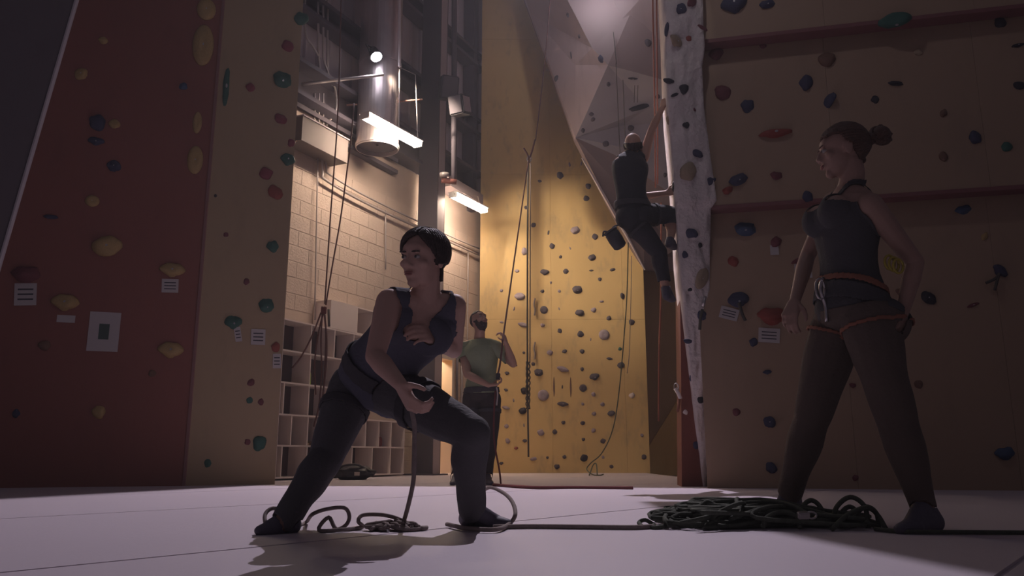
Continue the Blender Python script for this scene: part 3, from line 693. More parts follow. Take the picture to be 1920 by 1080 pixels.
# right wall
RWH = [(1377,8,40,44,'navy','heart'),(1439,8,26,20,'navy','jug'),(1678,38,46,30,'green','jug'),(1431,85,12,12,'dkred','blob'),(1343,101,24,26,'dkred','blob'),(1551,112,26,28,'brown','blob'),(1722,98,14,10,'tan','blob'),
    (1512,156,28,24,'navy','blob'),(1680,157,24,16,'black','wide'),(1875,42,20,18,'black','blob'),(1909,85,18,14,'black','wide'),(1911,160,16,14,'black','blob'),(1641,187,14,14,'black','blob'),(1553,190,22,34,'navy','blob'),
    (1354,174,30,26,'dkred','blob'),(1402,200,24,30,'navy','heart'),(1455,250,54,34,'red','wide'),(1769,212,14,12,'brown','blob'),(1828,258,22,18,'navy','blob'),(1888,275,16,16,'green','blob'),(1769,293,16,14,'brown','blob'),
    (1456,330,22,18,'dkred','heart'),(1385,337,34,26,'navy','jug'),(1364,357,20,14,'red','blob'),(1514,369,20,18,'navy','blob'),(1807,394,26,18,'blue','heart'),(1398,430,38,32,'blue','jug'),(1455,454,20,18,'dkred','blob'),
    (1374,490,18,20,'red','blob'),(1846,443,14,10,'yellow','blob'),(1501,487,32,22,'dkred','wide'),(1876,508,24,18,'navy','blob'),(1492,537,14,14,'black','blob'),(1385,562,34,36,'navy','jug'),(1448,594,50,38,'red','heart'),
    (1413,642,16,16,'navy','blob'),(1439,698,14,10,'navy','heart'),(1381,773,14,14,'dkred','blob'),(1443,792,20,20,'navy','blob'),(1446,877,18,20,'navy','blob'),(1741,558,24,20,'black','blob'),(1825,572,18,12,'dkred','wide'),
    (1693,549,24,18,'brown','blob'),(1885,851,30,24,'blue','heart'),(1570,701,24,24,'green','heart'),(1599,723,12,10,'dkred','heart'),(1604,896,10,10,'dkred','blob'),(1722,720,14,14,'brown','blob'),(1520,822,14,14,'brown','blob')]
for px, py, w_, h, c, k in RWH: hold(px, py, w_, c, k, h)
nD = len(HOLDS)
# arete
for px, py, w_, h, c, k in [(1276,17,18,20,'navy','blob'),(1298,3,16,22,'dkred','blob'),(1267,78,28,22,'tan','heart'),(1291,72,10,12,'red','blob'),(1281,167,20,18,'black','blob'),(1265,178,14,12,'black','wide'),(1287,235,16,14,'black','heart'),
    (1302,206,8,8,'dkred','blob'),(1307,288,14,22,'navy','blob'),(1290,322,34,30,'tan','blob'),(1331,340,14,22,'navy','blob'),(1253,225,14,20,'tan','blob'),(1263,350,12,22,'black','blob'),(1296,438,18,24,'navy','blob'),(1313,460,9,9,'black','blob'),
    (1284,477,12,16,'navy','blob'),(1294,543,8,12,'black','blob'),(1316,522,26,42,'tan','round'),(1316,592,16,24,'navy','blob'),(1314,750,12,14,'black','blob'),(1290,640,9,16,'navy','blob'),(1295,710,9,13,'navy','blob'),(1285,773,9,10,'white','blob'),
    (1305,835,11,14,'navy','blob'),(1250,55,11,26,'navy','blob'),(1254,152,10,20,'black','blob'),(1317,52,8,22,'dkred','blob')]:
    hold(px, py, w_, c, k, h)
nE = len(HOLDS)
# faceted overhang
for px, py, w_, h, c, k in [(1065,28,8,8,'char','blob'),(1086,68,7,7,'char','blob'),(1071,104,8,14,'char','tall'),(1043,147,10,12,'char','blob'),(1127,111,12,18,'navy','heart'),(1187,147,17,9,'black','wide'),(1141,158,8,7,'char','blob'),
    (1200,201,40,20,'black','wide'),(1233,181,9,9,'char','blob'),(1109,214,9,8,'char','blob'),(1112,224,9,7,'char','blob'),(1093,245,9,8,'char','blob'),(1183,240,12,11,'char','blob'),(1136,270,11,12,'char','blob'),(1215,80,12,14,'char','blob'),
    (1247,328,8,7,'char','blob')]:
    hold(px, py, w_, c, k, h)
nF = len(HOLDS)
# labels: colour, size, wall, level by landmark, rank from the left among the likes of it
ORD = ['first', 'second', 'third', 'fourth', 'fifth', 'sixth', 'seventh', 'eighth', 'ninth', 'tenth', 'eleventh', 'twelfth']
def label_zone(a, b, wall, bands, group):
    sets = {}
    for (o, px, py, w_, c, k) in HOLDS[a:b]:
        sz = 'small' if w_ < 11 else ('mid-sized' if w_ < 17 else 'large')
        if wall != 'lit yellow wall': sz = 'small' if w_ < 18 else 'large'
        bd = [n for lim, n in bands if py < lim][0]
        sets.setdefault((sz, c, bd), []).append((px, o))
    for (sz, c, bd), L in sets.items():
        L.sort(key=lambda q: q[0])
        for i, (px, o) in enumerate(L):
            tag(o, '%s %s hold on %s%s, %s' % (sz, CN[c], wall, '' if len(L) == 1 else (', %s from left' % ORD[i]), bd), 'climbing hold', group)
label_zone(0, NY, 'lit yellow wall', [(400, "level with farther tube light"), (470, "level with the chalk bag"), (535, "level with the climber's calf"), (590, "level with the climber's shoe"), (640, "level with belayer's head"),
    (690, "level with belayer's shirt"), (740, "level with belayer's belt"), (800, "level with belayer's thighs"), (999, "near the floor")], 'holds on the lit yellow wall')
label_zone(nA, nB, 'dark red wall', [(120, 'at its top'), (200, 'high up'), (290, 'in upper half'), (350, 'upper middle'), (440, 'at mid height'), (530, 'above the poster'), (600, 'left of the poster'), (700, 'below poster level'), (999, 'low down')], 'holds on the red wall')
label_zone(nB, nC, 'olive side wall', [(120, 'at its top'), (200, 'high up'), (290, 'in upper half'), (345, 'at upper middle'), (420, 'at mid height'), (500, 'just above middle'), (620, 'level with paper tags'), (740, 'in lower half'), (800, 'low down'), (999, 'nearest the floor')], 'holds on the olive side wall')
label_zone(nC, nD, 'dark right wall', [(70, 'above upper ledge'), (140, 'just below upper ledge'), (225, 'above the woman'), (300, "level with woman's head"), (375, 'just above lower ledge'), (470, "level with woman's chest"), (545, "level with woman's waist"),
    (660, "level with woman's hips"), (740, "level with woman's thighs"), (840, "level with woman's shins"), (999, 'near the floor')], 'holds on the dark right wall')
label_zone(nD, nE, 'grey arete', [(40, 'at its top'), (120, 'near its top'), (190, "beside climber's hand"), (260, "beside climber's arm"), (330, "level with climber's back"), (420, "level with climber's hips"), (500, "level with climber's knees"), (620, "level with climber's shoe"), (725, 'in its lower part'), (800, 'low down'), (999, 'near its foot')], 'holds on the grey arete')
label_zone(nE, nF, 'faceted overhang', [(50, 'topmost'), (90, 'near the top'), (135, 'above its corner'), (165, 'just below its corner'), (215, 'in the middle'), (235, 'low in middle'), (260, 'in its lower part'), (999, 'at bottom')], 'holds on the faceted overhang')

# paper tags under start holds, poster
def paper(px, py, w_, h_, name, label, tilt=0, cat='paper tag', m=None, dy=.006):
    loc, nrm, dist = cast(px, py); zz = nrm; yy = (V((0, 0, 1))-zz*zz.z).normalized(); xx = yy.cross(zz)
    x2 = xx*math.cos(tilt)+yy*math.sin(tilt); y2 = -xx*math.sin(tilt)+yy*math.cos(tilt)
    k = dist/F/2; fz = 1/max(.35, abs(nrm.dot(ray(px, py).normalized())))
    t = empty(name, loc); tag(t, label, cat, 'paper tags under the start holds' if cat == 'paper tag' else None)
    bm = bmesh.new(); add_box(bm, loc+zz*dy, x2*w_*k*min(fz, 2.6), y2*h_*k, zz*.001)
    finish(bm, 'sheet', m or M_paper, t)
    return t, loc, x2, y2, zz, k*min(fz, 2.6), k
M_paper = mat('paper', (.50, .45, .44), .7, .03); M_ink = mat('dark_green_print', (.07, .10, .09), .7); M_inkb = mat('black_print', (.06, .055, .07), .7)
t, loc, x2, y2, zz, kx, ky = paper(195, 622, 46, 66, 'poster', 'white poster with a dark green rectangle on the red wall', 0, 'poster')
bm = bmesh.new(); add_box(bm, loc+zz*.008, x2*17*kx*.9, y2*26*ky, zz*.0008); finish(bm, 'printed_picture', M_ink, t)
for px, py, w_, h_, tl_, wh in [(48,552,30,36,.08,'under the dark red hold at far left'),(124,598,26,12,0,'under a yellow hold left of the poster'),(319,536,26,24,.05,'under the yellow hold right of the poster'),
    (446,627,11,26,.2,'under the large green hold on the olive wall'),(484,632,24,28,.03,'square, on the olive wall beside the green hold'),(519,677,14,26,.05,'at the right edge of the olive wall'),
    (1452,469,14,18,0,'under the dark red hold left of the woman'),(1367,588,32,22,-.3,'beside the navy hold left of the woman'),(1442,629,36,26,-.1,'under the big red hold left of the woman'),(1506,508,28,26,0,"behind the woman's waist on the right wall")]:
    t, loc, x2, y2, zz, kx, ky = paper(px, py, w_, h_, 'paper_tag', 'white paper tag '+wh, tl_)
    if h_ > 20:
        for k in (-.45, 0, .45):
            bm = bmesh.new(); add_box(bm, loc+zz*.0078+y2*h_*ky*k, x2*w_*kx*.7, y2*h_*ky*.07, zz*.0004); finish(bm, 'printed_line', M_inkb, t)

# ------------------------------------------------------------------ ropes
M_rred = mat('rope_red_brown', (.15, .07, .065), .8, .3, 90); M_rgrn = mat('rope_dark_green', (.085, .095, .07), .85, .45, 60, .4, 300)
M_rgry = mat('rope_grey_brown', (.27, .22, .20), .85, .3, 60, .3, 300); M_rorg = mat('rope_orange', (.34, .13, .09), .8, .2, 90); M_rdk = mat('rope_dark', (.09, .08, .07), .85, .3, 90)
M_rmar = mat('rope_maroon', (.17, .045, .045), .85, .3, 90)
def rope(name, pts, r, m, label, k=6, extra=(), n=7, cat='rope', group=None):
    bm = bmesh.new(); tube(bm, smooth_path(pts, k), r, n)
    for e in extra: tube(bm, smooth_path(e, k), r, n)
    o = finish(bm, name, m, None, True); tag(o, label, cat, group); return o
# two ropes to the knot in front of the cubbies and the hanging bundle
kn = at(607, 582, 9.0)
rope('climbing_rope', [at(641, -60, 9.0), at(634, 200, 9.0), at(620, 400, 9.0), at(609, 570, 9.0)], .009, M_rred, 'left one of two red-brown ropes meeting in a knot before the cubbies')
rope('climbing_rope', [at(664, 194, 9.4), at(657, 270, 9.15), at(640, 400, 9.05), at(622, 505, 9.05), at(611, 572, 9.05)], .009, M_rred, 'right one of two red-brown ropes meeting in a knot before the cubbies')
t = empty('rope_bundle', kn); tag(t, 'knotted bundle of red rope ends hanging before the cubby shelving', 'rope')
bm = bmesh.new()
for k in range(4):
    a0 = k*1.7; tube(bm, smooth_path([kn+V((math.cos(a0+j*1.3)*.022, math.sin(a0+j*1.3)*.02, .035-j*.014)) for j in range(6)]), .012, 7)
finish(bm, 'knot', M_rmar, t, True)
for pts in ([(604,588),(602,640),(603,700),(598,760),(588,800)], [(608,588),(611,630),(609,690),(606,745)], [(606,588),(598,620),(590,680),(592,740)], [(602,586),(585,630),(565,668),(548,690)], [(609,590),(613,650),(608,720),(600,770)]):
    bm = bmesh.new(); tube(bm, smooth_path([at(a, b, 9.0+.02*i) for i, (a, b) in enumerate(pts)]), .009, 6); finish(bm, 'rope_strand', M_rred, t, True)
bm = bmesh.new(); tube(bm, [at(616, 580, 8.98), at(617, 612, 8.98)], .014, 7); finish(bm, 'quickdraw_sling', M_rdk, t, True)
# rope up the yellow wall to the belayer
anc = at(992, 285, 11.6)
hand_b = at(944, 628, 7.93)
rope('belay_rope', [at(1037, -60, 11.6), at(1020, 130, 11.6), at(1004, 264, 11.6)], .0085, M_rred, 'thin rope slanting up from the sling anchor above the belayer')
rope('belay_rope', [at(991, 300, 11.57), at(991, 300, 11.57).lerp(hand_b, .5), hand_b+V((.004, 0, .03)), hand_b, at(938, 680, 7.9), at(934, 700, 7.9)], .0095, M_rred, 'red-brown rope from the sling anchor down through the belayer\'s raised hand')
rope('belay_rope', [at(929, 732, 7.93), at(926, 780, 7.9), at(927, 830, 7.85), at(936, 880, 7.75), onfloor(939, 908, .01)], .009, M_rmar, 'dark red rope tail dropping from the belayer\'s belt to the floor')
t = empty('sling_anchor', anc); tag(t, 'forked sling anchor with the hanging ropes in front of yellow wall', 'anchor')
for pts in ([(982,278),(990,292),(992,305)], [(1003,262),(998,282),(993,296)]):
    bm = bmesh.new(); tube(bm, smooth_path([at(a, b, 11.6) for a, b in pts]), .014, 6); finish(bm, 'sling', M_rred, t, True)
bm = bmesh.new(); ca = at(992, 298, 11.6); tube(bm, [ca+V((.03*math.cos(a), 0, .05*math.sin(a))) for a in [k*math.pi/6 for k in range(13)]], .009, 6); finish(bm, 'carabiner', M_chrome, t, True)
rope('climbing_rope', [at(990, 305, 11.58), at(989, 500, 11.5), at(989, 700, 11.5), at(991, 857, 11.5)], .013, M_rdk, 'left strand of the doubled dark rope hanging on the yellow wall')
rope('climbing_rope', [at(994.5, 305, 11.58), at(994, 500, 11.55), at(993.5, 680, 11.52)], .009, M_rgry, 'right strand of the doubled rope hanging on the yellow wall')
c = at(990, 720, 11.5); bm = bmesh.new()
for k in range(3):
    tube(bm, smooth_path([c+V((.03*math.sin(j*1.9+k*2), -.01+.02*math.cos(j*1.5+k), .32-j*.075)) for j in range(10)]), .010, 6)
o = finish(bm, 'rope_knot', M_rdk, None, True); tag(o, 'tangle of dark loops halfway up the doubled hanging rope', 'rope')
rope('climbing_rope', [at(1178, 455, 12.4), at(1176, 540, 12.4), at(1171, 620, 12.5), at(1160, 740, 12.7), at(1148, 808, 12.8), at(1128, 850, 12.9), at(1108, 868, 12.95), at(1100, 880, 12.9)]+[onfloor(1112, 890, .012), onfloor(1125, 891, .012), onfloor(1131, 889.5, .012)], .009, M_rgrn,
     'dark rope curving down the right half of the yellow wall to the floor', extra=[[onfloor(1105, 891, .012), at(1112, 872, 12.6), at(1118, 870, 12.6), onfloor(1120, 891, .012)]])
rope('climbing_rope', [at(1184, 480, 12.6), at(1183, 560, 12.6), at(1180, 660, 12.7), at(1176, 700, 12.75)], .006, M_rgry, 'faint thin rope just right of the curving dark rope')
for a, b, c_, d in ((1155, 118, 1163, 300), (1168, 150, 1174, 300), (1150, 60, 1156, 120)):
    rope('thin_cord', [at(a, b, 11.3), at((a+c_)/2, (b+d)/2, 11.3), at(c_, d, 11.3)], .006, M_rdk, 'thin dark cord hanging from facet, %s' % ('left of the pair above the climber' if a == 1155 else 'right of the pair above the climber' if a == 1168 else 'topmost short piece'), cat='cord')
for x in (1190, 1196): rope('thin_cord', [at(x, 160, 11.1), at(x-1, 192, 11.1)], .005, M_rdk, 'short cord %s holding the large black hold in the overhang' % ('on left' if x == 1190 else 'on right'), cat='cord')
rope('climbing_rope', [at(1223, -60, 7.9), at(1226, 120, 7.9), at(1228, 250, 7.9), at(1229, 352, 7.9)], .0085, M_rorg, 'left orange rope hanging beside the climber\'s raised arm')
rope('climbing_rope', [at(1231, -60, 7.95), at(1232, 120, 7.95), at(1233, 250, 7.95), at(1233, 345, 7.95)], .0085, M_rorg, 'right orange rope hanging beside the climber\'s raised arm')
rope('climbing_rope', [at(1240, 380, 9.5), at(1239, 560, 9.5), at(1236, 660, 9.5), at(1235, 790, 9.5)], .011, M_rorg, 'orange rope hanging in the recess left of the rust-red arete foot')
rope('climbing_rope', [onfloor(925, 909, .012), onfloor(1000, 914, .014), onfloor(1080, 914, .012), onfloor(1187, 915, .012)], .014, M_rmar, 'maroon rope lying straight across the floor behind the group')
t = empty('quickdraw', at(1271, 735, 7.3)); tag(t, 'white and orange quickdraw at the edge of rust-red arete foot', 'quickdraw')
for pts, m_, r_ in (([(1266,728),(1272,738),(1276,748)], M_white, .018), ([(1274,748),(1273,760),(1270,772)], M_orange, .014)):
    bm = bmesh.new(); tube(bm, [at(a, b, 7.33) for a, b in pts], r_, 6); finish(bm, 'sling', m_, t, True)
bm = bmesh.new(); ca = at(1268, 726, 7.33); tube(bm, [ca+V((.02*math.cos(a), 0, .035*math.sin(a))) for a in [k*math.pi/6 for k in range(13)]], .006, 6); finish(bm, 'carabiner', M_chrome, t, True)
t = empty('quickdraw', at(1320, 570, 7.0)); tag(t, 'dark sling with shiny clip below the tan hold on arete', 'quickdraw')
bm = bmesh.new(); tube(bm, [at(1322, 556, 6.98), at(1318, 575, 6.98)], .016, 6); finish(bm, 'clip', M_chrome, t, True)
bm = bmesh.new(); tube(bm, [at(1317, 580, 6.98), at(1313, 598, 6.98), at(1312, 618, 6.98)], .014, 6); finish(bm, 'sling', M_rdk, t, True)
# sling on right wall near the frame edge
for pts, lb in (([(1870,515),(1862,525),(1845,533)], 'left leg of the dark sling on the far right wall'), ([(1868,520),(1864,535),(1861,546)], 'right leg of the dark sling on the far right wall')):
    P3 = []
    for a, b in pts: l_, n_, d_ = cast(a, b); P3.append(l_+n_*.05)
    rope('hanging_sling', P3, .012, M_rdk, lb, cat='sling')
l_, n_, d_ = cast(1391, 590); rope('hanging_sling', [cast(1385, 570)[0]+n_*.06, l_+n_*.05, cast(1397, 603)[0]+n_*.05], .014, M_rdk, 'dark sling hanging from the navy hold left of the woman', cat='sling')
for a, lb in ((960+0, 'upper'), (0, 'lower')): pass
for y0, lb in ((560, 'upper'), (642, 'lower')):
    pts = [cast(1003, y0)[0], cast(1001, y0+12)[0], cast(1003, y0+22)[0], cast(1002, y0+32)[0]]
    rope('quickdraw', [p+V((0, -.04, 0)) for p in pts], .014, M_rgry, '%s small quickdraw hanging right of the doubled rope' % lb, cat='quickdraw')

# foreground: thin light rope heap by the lunging person
rnd = random.Random(5)
def fl(px, py, z=.009): return onfloor(px, py, z)
def loop_pts(px0, px1, top, base_y, Y):
    return [at(px0, base_y, Y), at(px0+(px1-px0)*.12, top+(base_y-top)*.35, Y), at((px0+px1)/2, top, Y+.03), at(px1-(px1-px0)*.1, top+(base_y-top)*.3, Y), at(px1, base_y, Y-.03)]
def scribble(cx, cy, rx, ry, n, zmax, seed):
    r_ = random.Random(seed); pts = []
    for i in range(n):
        a = r_.uniform(0, 6.28); q = r_.uniform(.15, 1)**.6
        x = cx+rx*q*math.cos(a); y = cy+ry*q*math.sin(a); pts.append(V((x, y, .009+zmax*r_.random()**1.5*(1-q*.7))))
    # order so that neighbours are a loop apart
    pts.sort(key=lambda p: math.sin(p.x*9+p.y*5)); return pts
c0 = fl(735, 990)
path = [fl(515, 993), at(500, 985, 2.98), at(497, 965, 3.02), at(512, 953, 3.05), at(535, 962, 3.05), fl(560, 984), fl(575, 978)]
path += [at(585, 965, 3.1), at(610, 955, 3.1), at(645, 952, 3.1), at(655, 968, 3.1), at(648, 985, 3.08), fl(630, 992), at(616, 970, 3.05), fl(598, 994), fl(640, 993), fl(680, 988)]
path += [at(672, 978, 3.1), at(680, 966, 3.12), at(715, 965, 3.12), at(745, 972, 3.12), fl(780, 988), fl(800, 989), fl(760, 993)]+scribble(c0.x, c0.y, .11, .07, 70, .035, 3)+[fl(790, 991), fl(800, 990)]
rope('climbing_rope', path, .0075, M_rgry, 'grey-brown rope in loose loops beside the lunging person\'s stretched foot', k=5)
HP = [at(769, 742, 2.67), at(772, 770, 2.72), at(777, 800, 2.78), at(777, 850, 2.86), at(775, 900, 2.95), at(766, 945, 3.02), fl(755, 985)]
rope('climbing_rope', HP, .0085, M_rgry, 'rope running from the lunging person\'s low hand to the floor')
rope('climbing_rope', [fl(838, 983, .012), fl(870, 990, .012), fl(905, 993, .012), fl(935, 992, .012), at(955, 982, 3.2), at(966, 965, 3.22), at(960, 940, 3.4), at(940, 922, 3.7), at(915, 915, 4.2), fl(890, 935, .012)], .0085, M_rgry, 'rope loop rising around the lunging person\'s bent-leg foot')
rope('climbing_rope', [fl(925, 988), fl(1000, 987), fl(1100, 988), fl(1180, 989), fl(1225, 987)], .009, M_rgry, 'straight rope on the floor joining the two rope heaps')
# big dark green heap
pts = [fl(1205, 988), at(1198, 980, 3.2), at(1210, 975, 3.2), at(1225, 983, 3.2), fl(1240, 988)]
pc = fl(1430, 985)
def strip(seed, n=120):
    r_ = random.Random(seed); out = []
    for i in range(n):
        t_ = r_.random(); px = 1235+400*t_; wgt = .35+.65*math.sin(math.pi*min(1, t_*1.25))
        base_ = fl(px, 988-r_.random()*10); out.append(base_+V((0, r_.uniform(-.1, .22), (.095*wgt)*r_.random())))
    # travel back and forth in big swings
    res = []
    for i in range(0, n, 2):
        res += [out[i], out[i+1]]
    return res
heap = pts+[p for p in strip(11, 230)]
bm = bmesh.new(); sm = smooth_path(heap, 5)
tube(bm, sm, .0085, 6)
for (a, b, top, Yb) in ((1300, 1352, 941, 3.28), (1306, 1345, 950, 3.4), (1495, 1545, 938, 3.3), (1560, 1628, 932, 3.2), (1572, 1612, 950, 3.35), (1600, 1648, 950, 3.2), (1430, 1500, 960, 3.1), (1340, 1430, 955, 3.35)):
    tube(bm, smooth_path(loop_pts(a, b, top, 990, Yb), 6), .0095, 7)
tube(bm, smooth_path([fl(1560, 992), at(1590, 965, 3.1), at(1625, 952, 3.15), at(1645, 965, 3.2), fl(1660, 990)], 6), .0095, 7)
heap_o = finish(bm, 'rope_heap', M_rgrn, None, True); tag(heap_o, 'big heap of dark green rope on the mat at the woman\'s feet', 'rope')
rope('climbing_rope', [fl(1640, 992), fl(1700, 997), fl(1800, 998), fl(1960, 999)], .008, M_rgrn, 'dark rope running off to the right from the green heap')
t = empty('belay_plate', fl(1505, 967)); tag(t, 'shiny metal belay device lying on the dark green rope heap', 'belay device')
cb = at(1506, 966, 3.02); bm = bmesh.new(); add_box(bm, cb, (.022, 0, 0), (0, .01, .004), (0, -.002, .012)); bmesh.ops.bevel(bm, geom=bm.edges[:], offset=.004, segments=2, affect='EDGES'); finish(bm, 'plate', M_chrome, t)
bm = bmesh.new(); tube(bm, [cb+V((.03+.018*math.cos(a), 0, .012*math.sin(a))) for a in [k*math.pi/6 for k in range(13)]], .004, 6); finish(bm, 'carabiner', M_chrome, t, True)

# ------------------------------------------------------------------ people
def ell_basis(side, up):
    side = side.normalized(); f = up.cross(side).normalized(); return side, f, side.cross(f).normalized()
class Body:
    def __init__(self, name, root, vox=.006):
        self.bm = bmesh.new(); self.segs = []; self.name = name; self.root = root; self.vox = vox; self.torso = None
    def cap(self, label, p0, p1, r0, r1, flat=1.0, fdir=None, n=12):
        """tapered capsule, optionally flattened along fdir"""
        p0 = V(p0); p1 = V(p1); d = p1-p0; L = d.length
        if L < 1e-5: d = V((0, 0, 1)); L = 1e-5
        d.normalize()
        if fdir is not None:
            v = (V(fdir)-d*V(fdir).dot(d)).normalized(); u = d.cross(v)
        else: u, v = frame_of(d)
        prof = []
        for k in range(1, 5): a = math.pi/2*(1-k/4); prof.append((-r0*math.sin(a), r0*math.cos(a)))
        for k in range(1, 4): t = k/4; prof.append((L*t, r0+(r1-r0)*t))
        for k in range(0, 4): a = math.pi/2*(k/4); prof.append((L+r1*math.sin(a), r1*math.cos(a)))
        rings = [[self.bm.verts.new(p0+d*z+u*(q*math.cos(a))+v*(q*flat*math.sin(a))) for a in [2*math.pi*k/n for k in range(n)]] for z, q in prof]
        s_ = self.bm.verts.new(p0-d*r0); e_ = self.bm.verts.new(p1+d*r1)
        for a, b in zip(rings, rings[1:]):
            for k in range(n): self.bm.faces.new((a[k], a[(k+1) % n], b[(k+1) % n], b[k]))
        for k in range(n):
            self.bm.faces.new((s_, rings[0][(k+1) % n], rings[0][k])); self.bm.faces.new((e_, rings[-1][k], rings[-1][(k+1) % n]))
        self.segs.append((label, p0, p1, r0, r1))
    def chain(self, label, pts, rs, **k):
        for i in range(len(pts)-1): self.cap(label, pts[i], pts[i+1], rs[i], rs[i+1], **k)
    def ell(self, label, c, R, rad, sub=3):
        """ellipsoid; R = 3 axes"""
        m = Matrix((R[0]*rad[0], R[1]*rad[1], R[2]*rad[2])).transposed().to_4x4(); m.translation = V(c)
        bmesh.ops.create_icosphere(self.bm, subdivisions=sub, radius=1, matrix=m)
        rm = sum(rad)/3; self.segs.append((label, V(c), V(c)+R[2]*.001, rm, rm))
    def build(self, mat_, smooth_it=3):
        me = bpy.data.meshes.new('raw'); self.bm.to_mesh(me); self.bm.free()
        o = bpy.data.objects.new('raw', me); col.objects.link(o)
        m = o.modifiers.new('r', 'REMESH'); m.mode = 'VOXEL'; m.voxel_size = self.vox; m.adaptivity = 0
        s = o.modifiers.new('s', 'SMOOTH'); s.factor = .5; s.iterations = smooth_it
        bpy.context.view_layer.update(); dg = bpy.context.evaluated_depsgraph_get()
        nm = bpy.data.meshes.new_from_object(o.evaluated_get(dg)); bpy.data.objects.remove(o); bpy.data.meshes.remove(me)
        self.co = np.empty(len(nm.vertices)*3); nm.vertices.foreach_get('co', self.co); self.co = self.co.reshape(-1, 3)
        self.no = np.empty(len(nm.vertices)*3); nm.vertices.foreach_get('normal', self.no); self.no = self.no.reshape(-1, 3)
        self.faces = [tuple(p.vertices) for p in nm.polygons]
        # nearest labelled segment per vertex
        best = np.full(len(self.co), 9e9); lab = np.zeros(len(self.co), int); self.tpar = np.zeros(len(self.co))
        self.labels = sorted(set(s[0] for s in self.segs)); li = {l: i for i, l in enumerate(self.labels)}
        for l, p0, p1, r0, r1 in self.segs:
            a = np.array(p0); b = np.array(p1); ab = b-a; t = np.clip(((self.co-a) @ ab)/max(ab @ ab, 1e-9), 0, 1)
            dd = np.linalg.norm(self.co-(a+t[:, None]*ab), axis=1)-(r0+(r1-r0)*t)
            m_ = dd < best; best[m_] = dd[m_]; lab[m_] = li[l]
        self.lab = np.array(self.labels)[lab]
        rl = V(self.root.location)
        nm2 = bpy.data.meshes.new('body'); nm2.from_pydata([tuple(V(c)-rl) for c in self.co], [], self.faces)
        for p in nm2.polygons: p.use_smooth = True
        bpy.data.meshes.remove(nm)
        nm2.update(); ob = link('body', nm2, mat_, self.root); return ob
    def local(self, c, R):
        """coordinates of all vertices in a frame"""
        d = self.co-np.array(c); return np.stack([d @ np.array(a) for a in R], 1)
    def garment(self, name, mask, off, mat_, fold=.003, freq=14, thick=.003, smooth_iter=2, sub=False):
        """cloth: the masked skin surface pushed outward by off (scalar or array), with folds"""
        fs = [f for f in self.faces if all(mask[i] for i in f)]
        if not fs: print('EMPTY', self.name, name); return None
        used = sorted(set(i for f in fs for i in f)); mp = {v: k for k, v in enumerate(used)}
        offs = off if hasattr(off, '__len__') else np.full(len(self.co), off)
        pts = self.co[used].copy(); nr = self.no[used]
        fo = np.array([noise.noise(V((p[0]*freq, p[1]*freq, p[2]*freq*.55))) for p in pts])*fold
        # smooth normals a bit for wider offsets
        F2 = [[mp[i] for i in f] for f in fs]
        edges = set()
        for f in F2:
            for a, b in zip(f, f[1:]+f[:1]): edges.add((min(a, b), max(a, b)))
        E_ = np.array(list(edges)); cnt = np.zeros(len(pts)); np.add.at(cnt, E_[:, 0], 1); np.add.at(cnt, E_[:, 1], 1)
        def sm(x):
            y = np.zeros_like(x); np.add.at(y, E_[:, 0], x[E_[:, 1]]); np.add.at(y, E_[:, 1], x[E_[:, 0]]); return y/cnt[:, None]
        n2 = nr.copy()
        for _ in range(6): n2 = .5*n2+.5*sm(n2)
        n2 /= np.linalg.norm(n2, axis=1)[:, None]+1e-9
        q = pts+n2*(offs[used]+fo)[:, None]
        for _ in range(smooth_iter): q = .5*q+.5*sm(q)
        q += n2*.0015
        rl = np.array(self.root.location)
        me = bpy.data.meshes.new(name); me.from_pydata([tuple(c) for c in (q-rl)], [], F2); me.update()
        for p in me.polygons: p.use_smooth = True
        o = link(name, me, mat_, self.root)
        s = o.modifiers.new('thickness', 'SOLIDIFY'); s.thickness = thick; s.offset = -1
        return o
    # -- anatomy
    def add_torso(self, pel, waist, chest, neck, hipv, shv, w=1.0, hip_w=.165, bust=0, belly=0):
        """hipv / shv: unit vectors from the person's right to left at hips / shoulders"""
        pel, waist, chest, neck = V(pel), V(waist), V(chest), V(neck)
        ctr = smooth_path([pel, waist, chest, neck], 4)
        n = len(ctr); self.spine = ctr
        hw = [hip_w, hip_w*1.0, hip_w*.94, .145, .130, .128, .132, .142, .155, .160, .155, .12, .062]
        hd = [.105, .112, .108, .100, .092, .090, .094, .102, .110, .110, .098, .075, .058]
        rings = []
        N = 20
        for i, c in enumerate(ctr):
            t = i/(n-1); up = (ctr[min(i+1, n-1)]-ctr[max(i-1, 0)]).normalized()
            sd_ = V(hipv).lerp(V(shv), t); sd_ = (sd_-up*sd_.dot(up)).normalized(); f = sd_.cross(up)   # forward
            k = t*(len(hw)-1); j = min(int(k), len(hw)-2); u = k-j
            a = (hw[j]+(hw[j+1]-hw[j])*u)*w; b = (hd[j]+(hd[j+1]-hd[j])*u)*w
            if i == 0: first = (c, sd_, f, up, a, b)
            last = (c, sd_, f, up, a, b)
            if i == int(n*.7): self.chestf = (c, sd_, f, up)
            rings.append([self.bm.verts.new(c+sd_*(a*math.copysign(abs(math.cos(q))**.85, math.cos(q)))+f*(b*math.copysign(abs(math.sin(q))**.85, math.sin(q)))) for q in [2*math.pi*m/N for m in range(N)]])
            self.segs.append(('torso', c-sd_*a*.45, c+sd_*a*.45, b*.95, b*.95))
        for (c, sd_, f, up, a, b), sgn, idx in ((first, -1, 0), (last, 1, -1)):
            extra = []
            for kk in (.5, .85):
                extra.append([self.bm.verts.new(c+up*sgn*b*.5*kk+sd_*(a*math.sqrt(1-kk*kk)*math.cos(q))+f*(b*math.sqrt(1-kk*kk)*math.sin(q))) for q in [2*math.pi*m/N for m in range(N)]])
            if sgn < 0: rings = [extra[1], extra[0]]+rings
            else: rings = rings+extra
